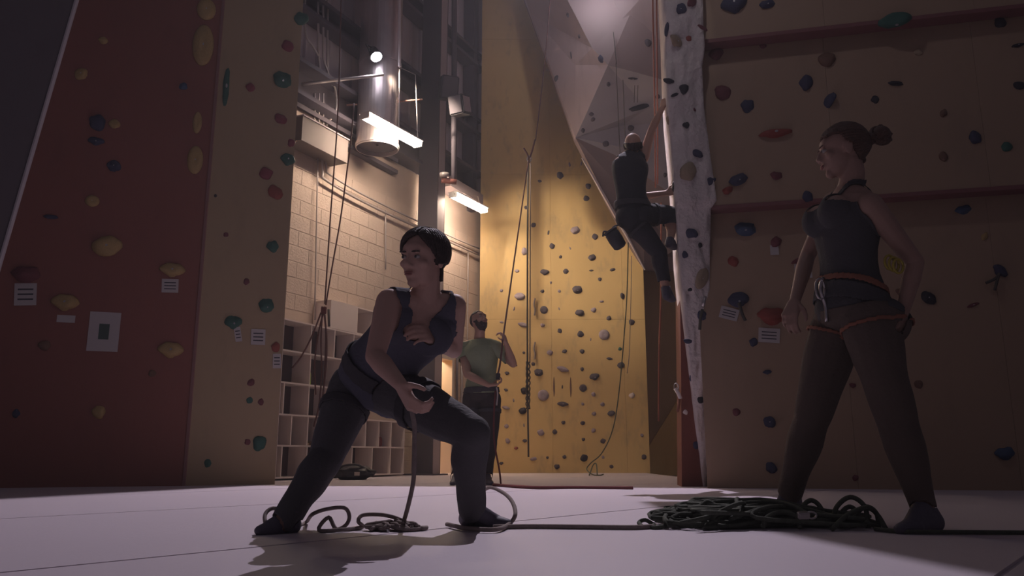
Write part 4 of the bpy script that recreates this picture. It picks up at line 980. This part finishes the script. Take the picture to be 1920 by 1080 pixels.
        for a, b in zip(rings, rings[1:]):
            for k in range(N): self.bm.faces.new((a[k], a[(k+1) % N], b[(k+1) % N], b[k]))
        self.bm.faces.new(rings[0][::-1]); self.bm.faces.new(rings[-1])
        self.pf = first; self.nf = last
        if bust:
            c, sd_, f, up = self.chestf
            for s_ in (-1, 1): self.ell('torso', c+sd_*s_*.060+f*(.072+bust*.4)-up*.012, (sd_, f, up), (.078, .05+bust*.45, .072))
            self.ell('torso', c+f*(.07+bust*.35)-up*.015, (sd_, f, up), (.09, .045+bust*.4, .06))
    def add_glute(self, c, r=.095): self.ell('torso', c, (V((1, 0, 0)), V((0, 1, 0)), V((0, 0, 1))), (r, r, r*.95))
    def add_leg(self, tag_, hip, knee, ankle, k=1.0):
        hip, knee, ankle = V(hip), V(knee), V(ankle)
        m = hip.lerp(knee, .35)
        self.chain('thigh_'+tag_, [hip, m, knee], [.092*k, .085*k, .058*k])
        bend = ((hip-knee).normalized()+(ankle-knee).normalized()); cb = knee.lerp(ankle, .3)+ (bend*.018 if bend.length > .15 else V())
        self.chain('calf_'+tag_, [knee, cb, knee.lerp(ankle, .65), ankle], [.056*k, .058*k, .044*k, .036*k])
    def add_foot(self, tag_, ankle, toe, heel, k=1.0):
        ankle, toe, heel = V(ankle), V(toe), V(heel); b = heel.lerp(toe, .68); up = V((0, 0, 1))
        self.cap('foot_'+tag_, heel+up*.028*k, ankle, .032*k, .036*k)
        self.cap('foot_'+tag_, heel+up*.03*k, b+up*.02*k, .032*k, .030*k)
        self.cap('foot_'+tag_, ankle, b+up*.022*k, .034*k, .027*k)
        self.cap('foot_'+tag_, b+up*.02*k, toe+up*.016*k, .036*k, .020*k, flat=.7, fdir=up)
    def add_arm(self, tag_, sh, el, wr, k=1.0, base=None):
        sh, el, wr = V(sh), V(el), V(wr)
        if base is not None: self.cap('shoulder_'+tag_, base, sh, .058*k, .052*k)
        self.chain('upper_'+tag_, [sh, sh.lerp(el, .35), el], [.053*k, .048*k, .037*k])
        self.chain('fore_'+tag_, [el, el.lerp(wr, .3), wr], [.036*k, .039*k, .024*k])
    def add_hand(self, tag_, wr, d, pn, curl=.5, k=1.0, spread=.12, thumb=1, radial=None):
        """d: pointing direction, pn: the way the palm faces; thumb: +1 / -1 side"""
        d = V(d).normalized(); pn = V(pn); pn = (pn-d*pn.dot(d)).normalized(); s_ = d.cross(pn)*thumb; wr = V(wr)
        lab = 'hand_'+tag_
        kn_ = wr+d*.088*k
        for q, r_ in ((-.030, .017), (-.010, .019), (.010, .019), (.028, .018)):
            self.cap(lab, wr+s_*q*.5*k+d*.012*k, kn_+s_*q*k*1.05-d*(.006 if abs(q) > .02 else 0), .019*k, r_*.72*k)
        L_ = {3: (.042, .026, .020), 2: (.046, .029, .021), 1: (.043, .027, .020), 0: (.033, .020, .018)}
        for f, q in ((3, .030), (2, .0105), (1, -.0105), (0, -.031)):
            a = curl*.6; p = kn_+s_*q*k*1.05-d*(.010 if f == 0 else .0)*k; dirs = s_*(q*spread*6)
            r_ = (.0098 if f else .0086)*k
            for j, L in enumerate(L_[f]):
                dd = (d*math.cos(a)+pn*math.sin(a)+dirs*.35).normalized(); p2 = p+dd*L*k
                self.cap(lab, p, p2, r_, r_*.9, n=8); p = p2; a += curl*(1.0 if j == 0 else .75); r_ *= .92
        p = wr+d*.022*k+s_*.022*k; a = .7
        dd = (d*.62+s_*.72+pn*.25).normalized(); p2 = p+dd*.038*k; self.cap(lab, p, p2, .015*k, .012*k, n=8)
        dd = (d*.8+s_*.35+pn*(.3+.4*curl)).normalized(); p3 = p2+dd*.03*k; self.cap(lab, p2, p3, .0115*k, .010*k, n=8)
        dd = (d*.85-s_*.05*curl+pn*(.25+.5*curl)).normalized(); self.cap(lab, p3, p3+dd*.023*k, .0100*k, .0085*k, n=8)
        self.__dict__.setdefault('tips', []).append(p)
    def add_head(self, c, fwd, up, k=1.0, neck=None, female=False):
        c = V(c); fwd = V(fwd).normalized(); up = V(up); up = (up-fwd*up.dot(fwd)).normalized(); rt = fwd.cross(up).normalized()
        R = (rt, fwd, up); self.hR = R; self.hc = c; self.hk = k
        L = lambda x, y, z: c+(rt*x+fwd*y+up*z)*k
        self.L = L; E = lambda x, y, z, a, b, g, s=3: self.ell('head', L(x, y, z), R, (a*k, b*k, g*k), s)
        j = .92 if female else 1.0
        E(0, -.012, .028, .074, .094, .084, 4); E(0, .022, -.022, .061, .067, .082, 4); E(0, .018, -.068, .052*j, .058, .043)
        E(0, .060, -.094, .024*j, .022, .020); E(0, .062, .035, .050, .028, .030)
        for s_ in (-1, 1):
            E(s_*.040, .060, -.022, .023, .020, .018); E(s_*.027, .083, .019, .020, .010, .007); E(s_*.076, -.008, -.008, .009, .019, .031); E(s_*.080, -.014, .002, .008, .014, .018)
            E(s_*.012, .094, -.034, .009, .010, .008)
        self.cap('head', L(0, .086, .008), L(0, .103, -.026), .0080*k, .0100*k)
        E(0, .083, -.060, .023, .010, .013)
        if neck is not None:
            self.chain('neck', [L(0, -.022, -.05), L(0, -.028, -.10), V(neck)], [.056*k*j, .052*k*j, .060*k*j])
    def face(self, hair, look=(0, 1, 0), open_=True):
        L, R, k = self.L, self.hR, self.hk
        def part(name, pieces, m):
            bm = bmesh.new()
            for (x, y, z, a, b, g) in pieces:
                mm = Matrix((R[0]*a*k, R[1]*b*k, R[2]*g*k)).transposed().to_4x4(); mm.translation = L(x, y, z)
                bmesh.ops.create_icosphere(bm, subdivisions=3, radius=1, matrix=mm)
            return finish(bm, name, m, self.root, True)
        for s_ in (-1, 1):
            part('eye', [(s_*.030, .0795, .002, .0135, .0115, .0075)], M_eye)
            part('iris', [(s_*.030, .0885, .002, .0055, .004, .0055)], M_iris)
            part('eyebrow', [(s_*.024, .0925, .021, .012, .004, .0035), (s_*.038, .088, .0215, .011, .004, .003)], hair)
        part('lips', [(0, .0925, -.0565, .021, .006, .0042), (0, .0925, -.0645, .018, .0065, .0052)], M_lip)
    def hair_cap(self, mat_, test, thick=.016, name='hair', fold=.006, freq=60):
        q = self.local(self.hc, self.hR)/self.hk
        m = np.array([l in ('head', 'neck') for l in self.lab]) & test(q)
        off = np.full(len(self.co), thick) if not hasattr(thick, '__len__') else thick
        return self.garment(name, m, off, mat_, fold, freq, .012, 1)
    def lock(self, bm, d0, d1, rad, r, puff=.0, n=9):
        """a lock of hair lying over the skull from direction d0 to d1"""
        pts = []; rs = []
        for i in range(n):
            t = i/(n-1); d = d0.slerp(d1, t).normalized(); q = 1+puff*4*t*(1-t)
            pts.append(self.L(d.x*rad[0]*q, -.012+d.y*rad[1]*q, .028+d.z*rad[2]*q)); rs.append(r*self.hk*(.75+.35*math.sin(math.pi*min(1, t*1.3))) if i < n-1 else r*.35)
        tube(bm, pts, rs, 6)
    def is_(self, *pre): return np.array([any(l.startswith(p) for p in pre) for l in self.lab])
    def torso_uv(self):
        """t along the spine (0 pelvis .. 1 neck base), x to the person's left, y forward"""
        sp = np.array([list(p) for p in self.spine]); bt = np.zeros(len(self.co)); bd = np.full(len(self.co), 9e9)
        for i in range(len(sp)-1):
            a, b = sp[i], sp[i+1]; ab = b-a; t = ((self.co-a) @ ab)/(ab @ ab)
            if i > 0: t = np.maximum(t, 0)
            if i < len(sp)-2: t = np.minimum(t, 1)
            d = np.linalg.norm(self.co-(a+np.clip(t, -9, 9)[:, None]*ab), axis=1); m = d < bd; bd[m] = d[m]; bt[m] = (i+t[m])/(len(sp)-1)
        c, sd_, f, up = self.chestf; d = self.co-np.array(self.spine[-1])
        return bt, d @ np.array(sd_), d @ np.array(f)
def band(B, name, labels, p0, p1, t0, t1, off, m):
    """webbing strap that follows the body between two heights along p0-p1"""
    a = np.array(p0); ab = np.array(p1)-a; t = ((B.co-a) @ ab)/(ab @ ab)
    return B.garment(name, B.is_(*labels) & (t > t0) & (t < t1), off, m, .001, 20, .006, 1)
def belt(root, pts, r, m, name='harness_belt', closed=True, flat=None):
    bm = bmesh.new(); P = smooth_path(list(pts)+([pts[0]] if closed else []), 5); tube(bm, P, r, 8); return finish(bm, name, m, root, True)
def ring_around(c, side, fwd, a, b, n=16, ph=0): return [V(c)+V(side)*(a*math.cos(q))+V(fwd)*(b*math.sin(q)) for q in [2*math.pi*k/n+ph for k in range(n)]]
def limb_ring(p0, p1, t, r, n=12):
    p0 = V(p0); p1 = V(p1); c = p0.lerp(p1, t); u, v = frame_of(p1-p0); return [c+u*r*math.cos(q)+v*r*math.sin(q) for q in [2*math.pi*k/n for k in range(n)]]
UP = V((0, 0, 1))

# ---- lunging person in a navy tank top
root = empty('person', onfloor(715, 992)); tag(root, 'person lunging in a navy v-neck tank top and dark trousers, gripping a rope', 'person')
B = Body('lunger', root, .0055)
pel, wa, ch, nk = at(700, 722, 3.34), at(727, 672, 3.24), at(772, 612, 3.12), at(797, 556, 3.06)
hl, hr = at(744, 736, 3.26), at(660, 728, 3.38)         # person's left is at image right
sl, sr = at(851, 574, 3.10), at(730, 566, 3.00)
B.add_torso(pel, wa, ch, nk, (hl-hr).normalized(), (sl-sr).normalized(), .98, .150, bust=.012)
B.add_glute(hl+V((-.03, .05, .0)), .088); B.add_glute(hr+V((.01, .05, -.0)), .088)
kl, al = at(886, 812, 2.98), at(884, 955, 3.17); kr, ar = at(612, 858, 3.22), at(533, 977, 2.98)
B.add_leg('l', hl, kl, al, 1.0); B.add_leg('r', hr, kr, ar, .96)
tl_, hl_ = onfloor(950, 989), onfloor(876, 985); tr_, hr_ = onfloor(494, 1001), onfloor(546, 998)
B.add_foot('l', al, tl_, hl_, .9); B.add_foot('r', ar, tr_+V((0, -.03, 0)), hr_, .9)
el_r, wr_r = at(703, 668, 2.86), at(752, 722, 2.70); el_l, wr_l = at(851, 656, 3.26), at(814, 634, 3.06)
B.add_arm('r', sr, el_r, wr_r, .98, base=nk.lerp(sr, .5)-V((0, 0, .02))); B.add_arm('l', sl, el_l, wr_l, .95, base=nk.lerp(sl, .5)-V((0, 0, .02)))
B.add_hand('r', wr_r, at(768, 752, 2.67)-wr_r, V((.75, .35, .2)), .95, .95, thumb=1)
B.add_hand('l', wr_l, at(790, 622, 2.97)-wr_l, V((-.1, .9, -.3)), .8, .9, thumb=-1)
B.add_head(at(794, 486, 3.0), (-.50, -.84, -.12), (.04, -.12, 1), 1.0, neck=nk)
body = B.build(M_skin)
B.face(M_hairb)
t, x, y = B.torso_uv()
vneck = (y > 0) & (np.abs(x) < .012+np.maximum(0, t-.70)*.17) & (t > .70)
backn = (y <= 0) & (np.abs(x) < .05) & (t > .93)
tank = ((B.is_('torso') & (t > -.06)) | (B.is_('shoulder', 'torso', 'neck') & (np.abs(x) < .150) & (np.abs(x) > .058) & (t > .5))) & ~vneck & ~backn & ~(B.is_('torso') & (t > .80) & (np.abs(x) > .150)) & ~(B.is_('neck') & (B.co[:, 2] > nk.z+.03))
B.garment('tank_top', tank, .010+.014*np.clip(.35-t, 0, 1), M_navy, .007, 13)
B.garment('trousers', (B.is_('thigh', 'calf_') | (B.is_('torso') & (t < .14))), .012, M_pants, .008, 12)
B.garment('shoe', B.is_('foot_l'), .006, M_shoe, .001, 20); B.garment('shoe', B.is_('foot_r'), .006, M_shoe, .001, 20)
B.hair_cap(M_hairb, lambda q: ((q[:, 2] > .066) & (q[:, 1] < .055)) | ((q[:, 1] < .015) & (q[:, 2] > -.02)) | ((q[:, 1] < -.035) & (q[:, 2] > -.085)), .010)
bm = bmesh.new()       # side-parted locks
for k in range(26):
    th = math.radians(48+k*4.9)
    for s_ in (-1, 1):
        d0 = V((-.18+.05*s_, math.cos(th), math.sin(th))).normalized(); lo = -.30-.35*min(1, k/14)
        d1 = V((s_*1.0, math.cos(th)*.85-(.0 if k > 4 else -.12), lo+(.42 if k < 3 else .2 if k < 6 else 0)+.06*math.sin(k*2.3))).normalized()
        B.lock(bm, d0, d1, (.084, .105, .093), .0105, .022)
finish(bm, 'hair_locks', M_hairb, root, True)
c, sd_, f, up, a, b = B.pf
band(B, 'waist_belt', ('torso',), pel, nk, .10, .24, .024, M_harn)
band(B, 'leg_loop', ('thigh_l',), hl, kl, .26, .38, .022, M_harn); band(B, 'leg_loop', ('thigh_r',), hr, kr, .26, .38, .022, M_harn)

# ---- woman standing in profile
root = empty('person', onfloor(1600, 985)); tag(root, 'woman with bun in black tank top and orange-trimmed harness, standing at right', 'person')
B = Body('woman', root, .0055)
pel, wa, ch, nk = at(1596, 596, 3.36), at(1592, 520, 3.36), at(1588, 430, 3.36), at(1594, 356, 3.38)
side = V((.28, -.96, 0)).normalized()
hl, hr = pel+side*.10+V((0, 0, -.03)), pel-side*.10+V((0, 0, -.03))
sl, sr = at(1632, 384, 3.20), at(1562, 380, 3.52)
B.add_torso(pel, wa, ch, nk, side, (sl-sr).normalized(), 1.02, .158, bust=.045)
B.add_glute(hl+V((.06, .0, -.01)), .095); B.add_glute(hr+V((.06, .03, -.01)), .095)
kl, al = at(1682, 790, 3.18), at(1732, 952, 3.12); kr, ar = at(1522, 785, 3.52), at(1482, 922, 3.64)
B.add_leg('l', hl, kl, al, 1.05); B.add_leg('r', hr, kr, ar, 1.05)
B.add_foot('l', al, onfloor(1690, 1001), onfloor(1752, 994), .98); B.add_foot('r', ar, onfloor(1448, 972), onfloor(1492, 968), .98)
el_l, wr_l = at(1716, 492, 3.24), at(1692, 590, 3.22); el_r, wr_r = at(1514, 480, 3.60), at(1490, 566, 3.42)
B.add_arm('l', sl, el_l, wr_l, .98, base=nk.lerp(sl, .5)-V((0, 0, .03))); B.add_arm('r', sr, el_r, wr_r, .95, base=nk.lerp(sr, .5)-V((0, 0, .03)))
B.add_hand('l', wr_l, at(1676, 632, 3.2)-wr_l, V((-.9, .3, 0)), .5, .95, thumb=1)
B.add_hand('r', wr_r, at(1474, 612, 3.36)-wr_r, V((.3, .3, -.5)), .75, .95, thumb=1)
B.add_head(at(1580, 284, 3.34), (-.96, .20, -.06), (-.06, 0, 1), 1.04, neck=nk, female=True)
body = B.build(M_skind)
B.face(M_hairc)
t, x, y = B.torso_uv()
straps = (t > .76) & ~((np.abs(x) > .052) & (np.abs(x) < .088) & (t < 1.06))
tank = (B.is_('torso') & (t > -.02) & ~straps) | (B.is_('shoulder') & (np.abs(x) > .050) & (np.abs(x) < .090))
B.garment('tank_top', tank, .006+.004*np.clip(.4-t, 0, 1), M_black, .004, 14)
B.garment('trousers', (B.is_('thigh', 'calf_') | (B.is_('torso') & (t < .06))), .014, M_brownp, .010, 11)
B.garment('shoe', B.is_('foot_l'), .006, M_shoe, .001, 20); B.garment('shoe', B.is_('foot_r'), .006, M_shoe, .001, 20)
B.hair_cap(M_hairc, lambda q: ((q[:, 2] > .055) & (q[:, 1] < .30*q[:, 2]+.055)) | ((q[:, 1] < -.008) & (q[:, 2] > .0)) | ((q[:, 1] < -.045) & (q[:, 2] > -.06)), .011, fold=.004)
bm = bmesh.new()
for k in range(34):
    a = math.radians(-150+k*300/33)          # round the hairline, up over the forehead
    hz_ = math.cos(a); hx = math.sin(a)
    d0 = V((hx*.98, .52*max(0, hz_)+.12*(1-abs(hz_))-.35*max(0, -hz_), .80*hz_ if hz_ > 0 else .75*hz_)).normalized()
    d1 = V((hx*.12, -1, .02+hz_*.10)).normalized()
    B.lock(bm, d0, d1, (.081, .100, .090), .0095, .015)
finish(bm, 'hair_locks', M_hairc, root, True)
bm = bmesh.new(); bc = B.L(0, -.162, .052)
bmesh.ops.create_icosphere(bm, subdivisions=3, radius=.040, matrix=Matrix.Translation(bc))
for k in range(9):
    a0 = k*.7; pp = [bc+V((math.cos(a0+j*.8)*math.cos(k*.35)*.043, math.sin(k*1.1)*.02+math.sin(a0+j*.8)*.02, math.sin(a0+j*.8)*.043)) for j in range(8)]
    tube(bm, smooth_path(pp, 3), .009, 6)
tube(bm, [B.L(0, -.09, .03), B.L(0, -.15, .048)], [.03, .022], 10)
finish(bm, 'hair_bun', M_hairc, root, True)
c, sd_, f, up, a, b = B.pf
bl = at(1592, 524, 3.36)
band(B, 'waist_belt', ('torso',), bl-V((.10, 0, .095)), bl-V((.06, 0, -.005)), 0, .72, .018, M_black)
band(B, 'belt_trim', ('torso',), bl-V((.10, 0, .095)), bl-V((.06, 0, -.005)), .72, 1.0, .019, M_orange)
band(B, 'leg_loop', ('thigh_l', 'torso'), hl+V((0, 0, .02)), kl, .08, .13, .024, M_orange); band(B, 'leg_loop', ('thigh_r', 'torso'), hr+V((0, 0, .02)), kr, .08, .13, .024, M_orange)
bm = bmesh.new(); fp = bl+UP.cross(side)*-1*.0
fw = side.cross(UP); fq = bl+fw*.13
tube(bm, smooth_path([fq+V((0, 0, .0)), fq+fw*.02+V((0, 0, -.05)), fq+fw*.0+V((0, 0, -.12)), fq+V((0, 0, -.19))], 4), .008, 6); finish(bm, 'belay_loop', M_chrome, root, True)
bm = bmesh.new(); tube(bm, [fq+fw*.02+V((.02*math.cos(a), 0, .045*math.sin(a)-.05)) for a in [k*math.pi/6 for k in range(13)]], .005, 6); finish(bm, 'carabiner', M_chrome, root, True)
gp = at(1668, 492, 3.18); bm = bmesh.new()
for k in range(3): tube(bm, [gp+V((.02*math.cos(a)+k*.012, -.01*k, .03*math.sin(a)-.01*k)) for a in [j*math.pi/6 for j in range(13)]], .0055, 6)
finish(bm, 'gear_clips', mat('yellow_anodised', (.42, .33, .05), .4), root, True)

# ---- belayer
root = empty('person', onfloor(880, 907)); tag(root, 'bearded man in sage green t-shirt belaying, looking up by the yellow wall', 'person')
B = Body('belayer', root, .008)
Yb = 8.15
pel, wa, ch, nk = at(903, 742, Yb+.02), at(903, 712, Yb), at(902, 672, Yb), at(899, 637, Yb+.02)
side = V((.88, -.42, 0)).normalized()
sr, sl = at(868, 651, Yb+.10), at(931, 652, Yb-.06)
side = (sl-sr).normalized()
hl, hr = pel+side*.095+V((0, 0, -.03)), pel-side*.095+V((0, 0, -.03))
B.add_torso(pel, wa, ch, nk, V((side.x, side.y, 0)).normalized(), side, 1.08, .150)
kl, al = at(918, 822, Yb-.05), at(913, 893, Yb); kr, ar = at(880, 822, Yb+.05), at(855, 895, Yb+.08)
B.add_leg('l', hl, kl, al, 1.05); B.add_leg('r', hr, kr, ar, 1.05)
B.add_foot('l', al, onfloor(921, 910), onfloor(910, 906.5), 1.0); B.add_foot('r', ar, onfloor(848, 910), onfloor(858, 906), 1.0)
el_l, wr_l = at(962, 682, Yb-.1), at(949, 645, Yb-.2); el_r, wr_r = at(876, 702, Yb-.12), at(916, 722, Yb-.25)
B.add_arm('l', sl, el_l, wr_l, 1.1, base=nk.lerp(sl, .5)-V((0, 0, .02))); B.add_arm('r', sr, el_r, wr_r, 1.1, base=nk.lerp(sr, .5)-V((0, 0, .02)))
B.add_hand('l', wr_l, at(943, 624, Yb-.22)-wr_l, V((-.8, .2, .3)), 1.0, 1.0, thumb=1)
B.add_hand('r', wr_r, at(934, 721, Yb-.26)-wr_r, V((.1, -.2, 1)), .9, 1.0, thumb=-1)
B.add_head(at(898, 602, Yb-.02), (.50, -.68, .42), (-.2, .25, 1), 1.0, neck=nk)
body = B.build(M_skinp)
B.face(M_hairb)
t, x, y = B.torso_uv()
us = B.is_('upper')
dsl = np.minimum(np.linalg.norm(B.co-np.array(sl), axis=1), np.linalg.norm(B.co-np.array(sr), axis=1))
tee = (B.is_('torso', 'shoulder') & (t > -.02) & (t < .985)) | (us & (dsl < .19))
B.garment('t_shirt', tee, .014, M_green, .010, 9)
B.garment('trousers', (B.is_('thigh', 'calf_') | (B.is_('torso') & (t < .1))), .016, mat('dark_brown_trousers', (.055, .042, .042), .85), .010, 9)
B.garment('shoe', B.is_('foot_l'), .006, M_shoe, .001, 20); B.garment('shoe', B.is_('foot_r'), .006, M_shoe, .001, 20)
B.hair_cap(M_hairb, lambda q: ((q[:, 2] > .055) & (q[:, 1] < .062)) | ((q[:, 1] < .0) & (q[:, 2] > -.02)), .004, fold=.001)
B.hair_cap(M_hairb, lambda q: ((q[:, 2] < -.050) | ((np.abs(q[:, 0]) > .048) & (q[:, 2] < -.01) & (q[:, 1] < .05))) & (q[:, 2] > -.13) & (q[:, 1] > .0) & ~((np.abs(q[:, 0]) < .020) & (q[:, 2] > -.068) & (q[:, 2] < -.052)), .006, name='beard', fold=.004)
band(B, 'waist_belt', ('torso',), pel, nk, .04, .15, .026, M_harn)
band(B, 'leg_loop', ('thigh_l',), hl, kl, .24, .36, .026, M_harn); band(B, 'leg_loop', ('thigh_r',), hr, kr, .24, .36, .026, M_harn)
bp = at(934, 706, Yb-.24); bm = bmesh.new(); add_box(bm, bp, (.022, 0, 0), (0, .015, 0), (0, 0, .035)); bmesh.ops.bevel(bm, geom=bm.edges[:], offset=.006, segments=2, affect='EDGES'); finish(bm, 'belay_device', M_blk, root)
bm = bmesh.new(); tube(bm, smooth_path([at(931, 726, Yb-.24), at(933, 740, Yb-.2), at(931, 760, Yb-.18)], 4), .008, 6); finish(bm, 'gear_sling', M_pipe, root, True)

# ---- climber on the arete
root = empty('person', at(1200, 400, 7.1)); tag(root, 'climber in a black top with a chalk bag, hanging on the grey arete', 'person')
B = Body('climber', root, .007)
Yc = 7.0
pel, wa, ch, nk = at(1189, 402, Yc-.02), at(1184, 372, Yc-.02), at(1181, 325, Yc), at(1186, 290, Yc+.03)
sl, sr = at(1163, 304, Yc), at(1207, 295, Yc+.05)          # seen from behind: left at image left
side = (sl-sr).normalized(); hs = V((-1, -.1, 0)).normalized()
hl, hr = at(1181, 410, Yc-.02), at(1208, 403, Yc+.02)
B.add_torso(pel, wa, ch, nk, hs, side, 1.0, .145)
B.add_glute(at(1178, 408, Yc-.06), .10); B.add_glute(at(1203, 404, Yc-.04), .095)
kl, al = at(1236, 472, Yc-.02), at(1247, 536, Yc+.05); kr, ar = at(1262, 402, Yc+.12), at(1257, 448, Yc+.08)
B.add_leg('l', hl, kl, al, 1.05); B.add_leg('r', hr, kr, ar, 1.0)
ft = at(1263, 566, Yc+.2); B.add_foot('l', al, ft, at(1250, 561, Yc+.02), 1.0)
B.add_foot('r', ar, at(1268, 468, Yc+.2), at(1254, 463, Yc+.02), .95)
el_r, wr_r = at(1222, 243, Yc+.02), at(1243, 200, Yc-.02); el_l, wr_l = at(1206, 366, Yc+.22), at(1250, 362, Yc+.10)
B.add_arm('r', sr, el_r, wr_r, 1.0, base=nk.lerp(sr, .5)-V((0, 0, .02)))
B.add_arm('l', sl, at(1168, 350, Yc+.22), at(1214, 367, Yc+.22), 1.0, base=nk.lerp(sl, .5)-V((0, 0, .02)))
B.chain('fore_l', [at(1214, 367, Yc+.22), wr_l], [.034, .027])
B.add_hand('r', wr_r, at(1248, 186, Yc)-wr_r, V((.5, .8, .1)), .9, 1.0, thumb=-1)
B.add_hand('l', wr_l, at(1262, 358, Yc+.08)-wr_l, V((.3, .9, .1)), .9, 1.0, thumb=1)
B.add_head(at(1187, 272, Yc+.02), (.30, .80, .45), (-.05, -.4, 1), 1.0, neck=nk)
body = B.build(M_skinp)
B.face(M_hairb)
t, x, y = B.torso_uv()
B.garment('sleeveless_top', (B.is_('torso') & (t > -.02) & ~((t > .8) & (np.abs(x) > .14))) | (B.is_('shoulder') & (np.abs(x) < .13)), .010, M_blackc, .007, 10)
B.garment('trousers', (B.is_('thigh') | (B.is_('calf_l') & (B.co[:, 2] > (al+(kl-al)*.12).z)) | (B.is_('calf_r') & (B.co[:, 2] > kr.z-.11)) | (B.is_('torso') & (t < .1))), .014, M_blackc, .009, 10)
B.garment('climbing_shoe', B.is_('foot_l'), .006, M_shoe, .001, 20); B.garment('climbing_shoe', B.is_('foot_r'), .006, M_shoe, .001, 20)
B.hair_cap(M_hairb, lambda q: (q[:, 1] < .01) & (q[:, 2] > -.06) & (q[:, 2] < .035), .004, fold=.001)
band(B, 'waist_belt', ('torso',), pel, nk, .08, .18, .024, M_harn)
band(B, 'leg_loop', ('thigh_l',), hl, kl, .26, .36, .026, M_harn); band(B, 'leg_loop', ('thigh_r',), hr, kr, .3, .42, .024, M_harn)
bm = bmesh.new(); tube(bm, smooth_path([at(1183, 396, Yc-.13), at(1181, 405, Yc-.15), at(1183, 412, Yc-.13)], 4), .006, 6); finish(bm, 'gear_clip', M_chrome, root, True)
root = empty('chalk_bag', at(1155, 448, Yc-.1)); tag(root, 'black chalk bag hanging at the climber\'s hip', 'chalk bag')
bm = bmesh.new(); ax = (at(1164, 464, Yc-.1)-at(1146, 436, Yc-.1)).normalized(); c0 = at(1155, 450, Yc-.1)
tube(bm, [c0-ax*.085, c0-ax*.07, c0, c0+ax*.07, c0+ax*.085], [.05, .064, .066, .060, .04], 18); finish(bm, 'bag_body', M_blk, root, True)
bm = bmesh.new(); tube(bm, [c0-ax*.10, c0-ax*.086], [.068, .066], 18); finish(bm, 'rim', M_harn, root, True)
bm = bmesh.new(); tube(bm, smooth_path([c0-ax*.08+V((-.02, 0, .0)), c0-ax*.09+V((-.06, 0, 0.0)), c0-ax*.05+V((-.09, 0, -.01))], 4), .009, 6)
tube(bm, smooth_path([c0-ax*.09, c0-ax*.1+V((.04, .0, .04)), at(1170, 420, Yc-.1)], 4), .008, 6); finish(bm, 'strap', M_harn, root, True)
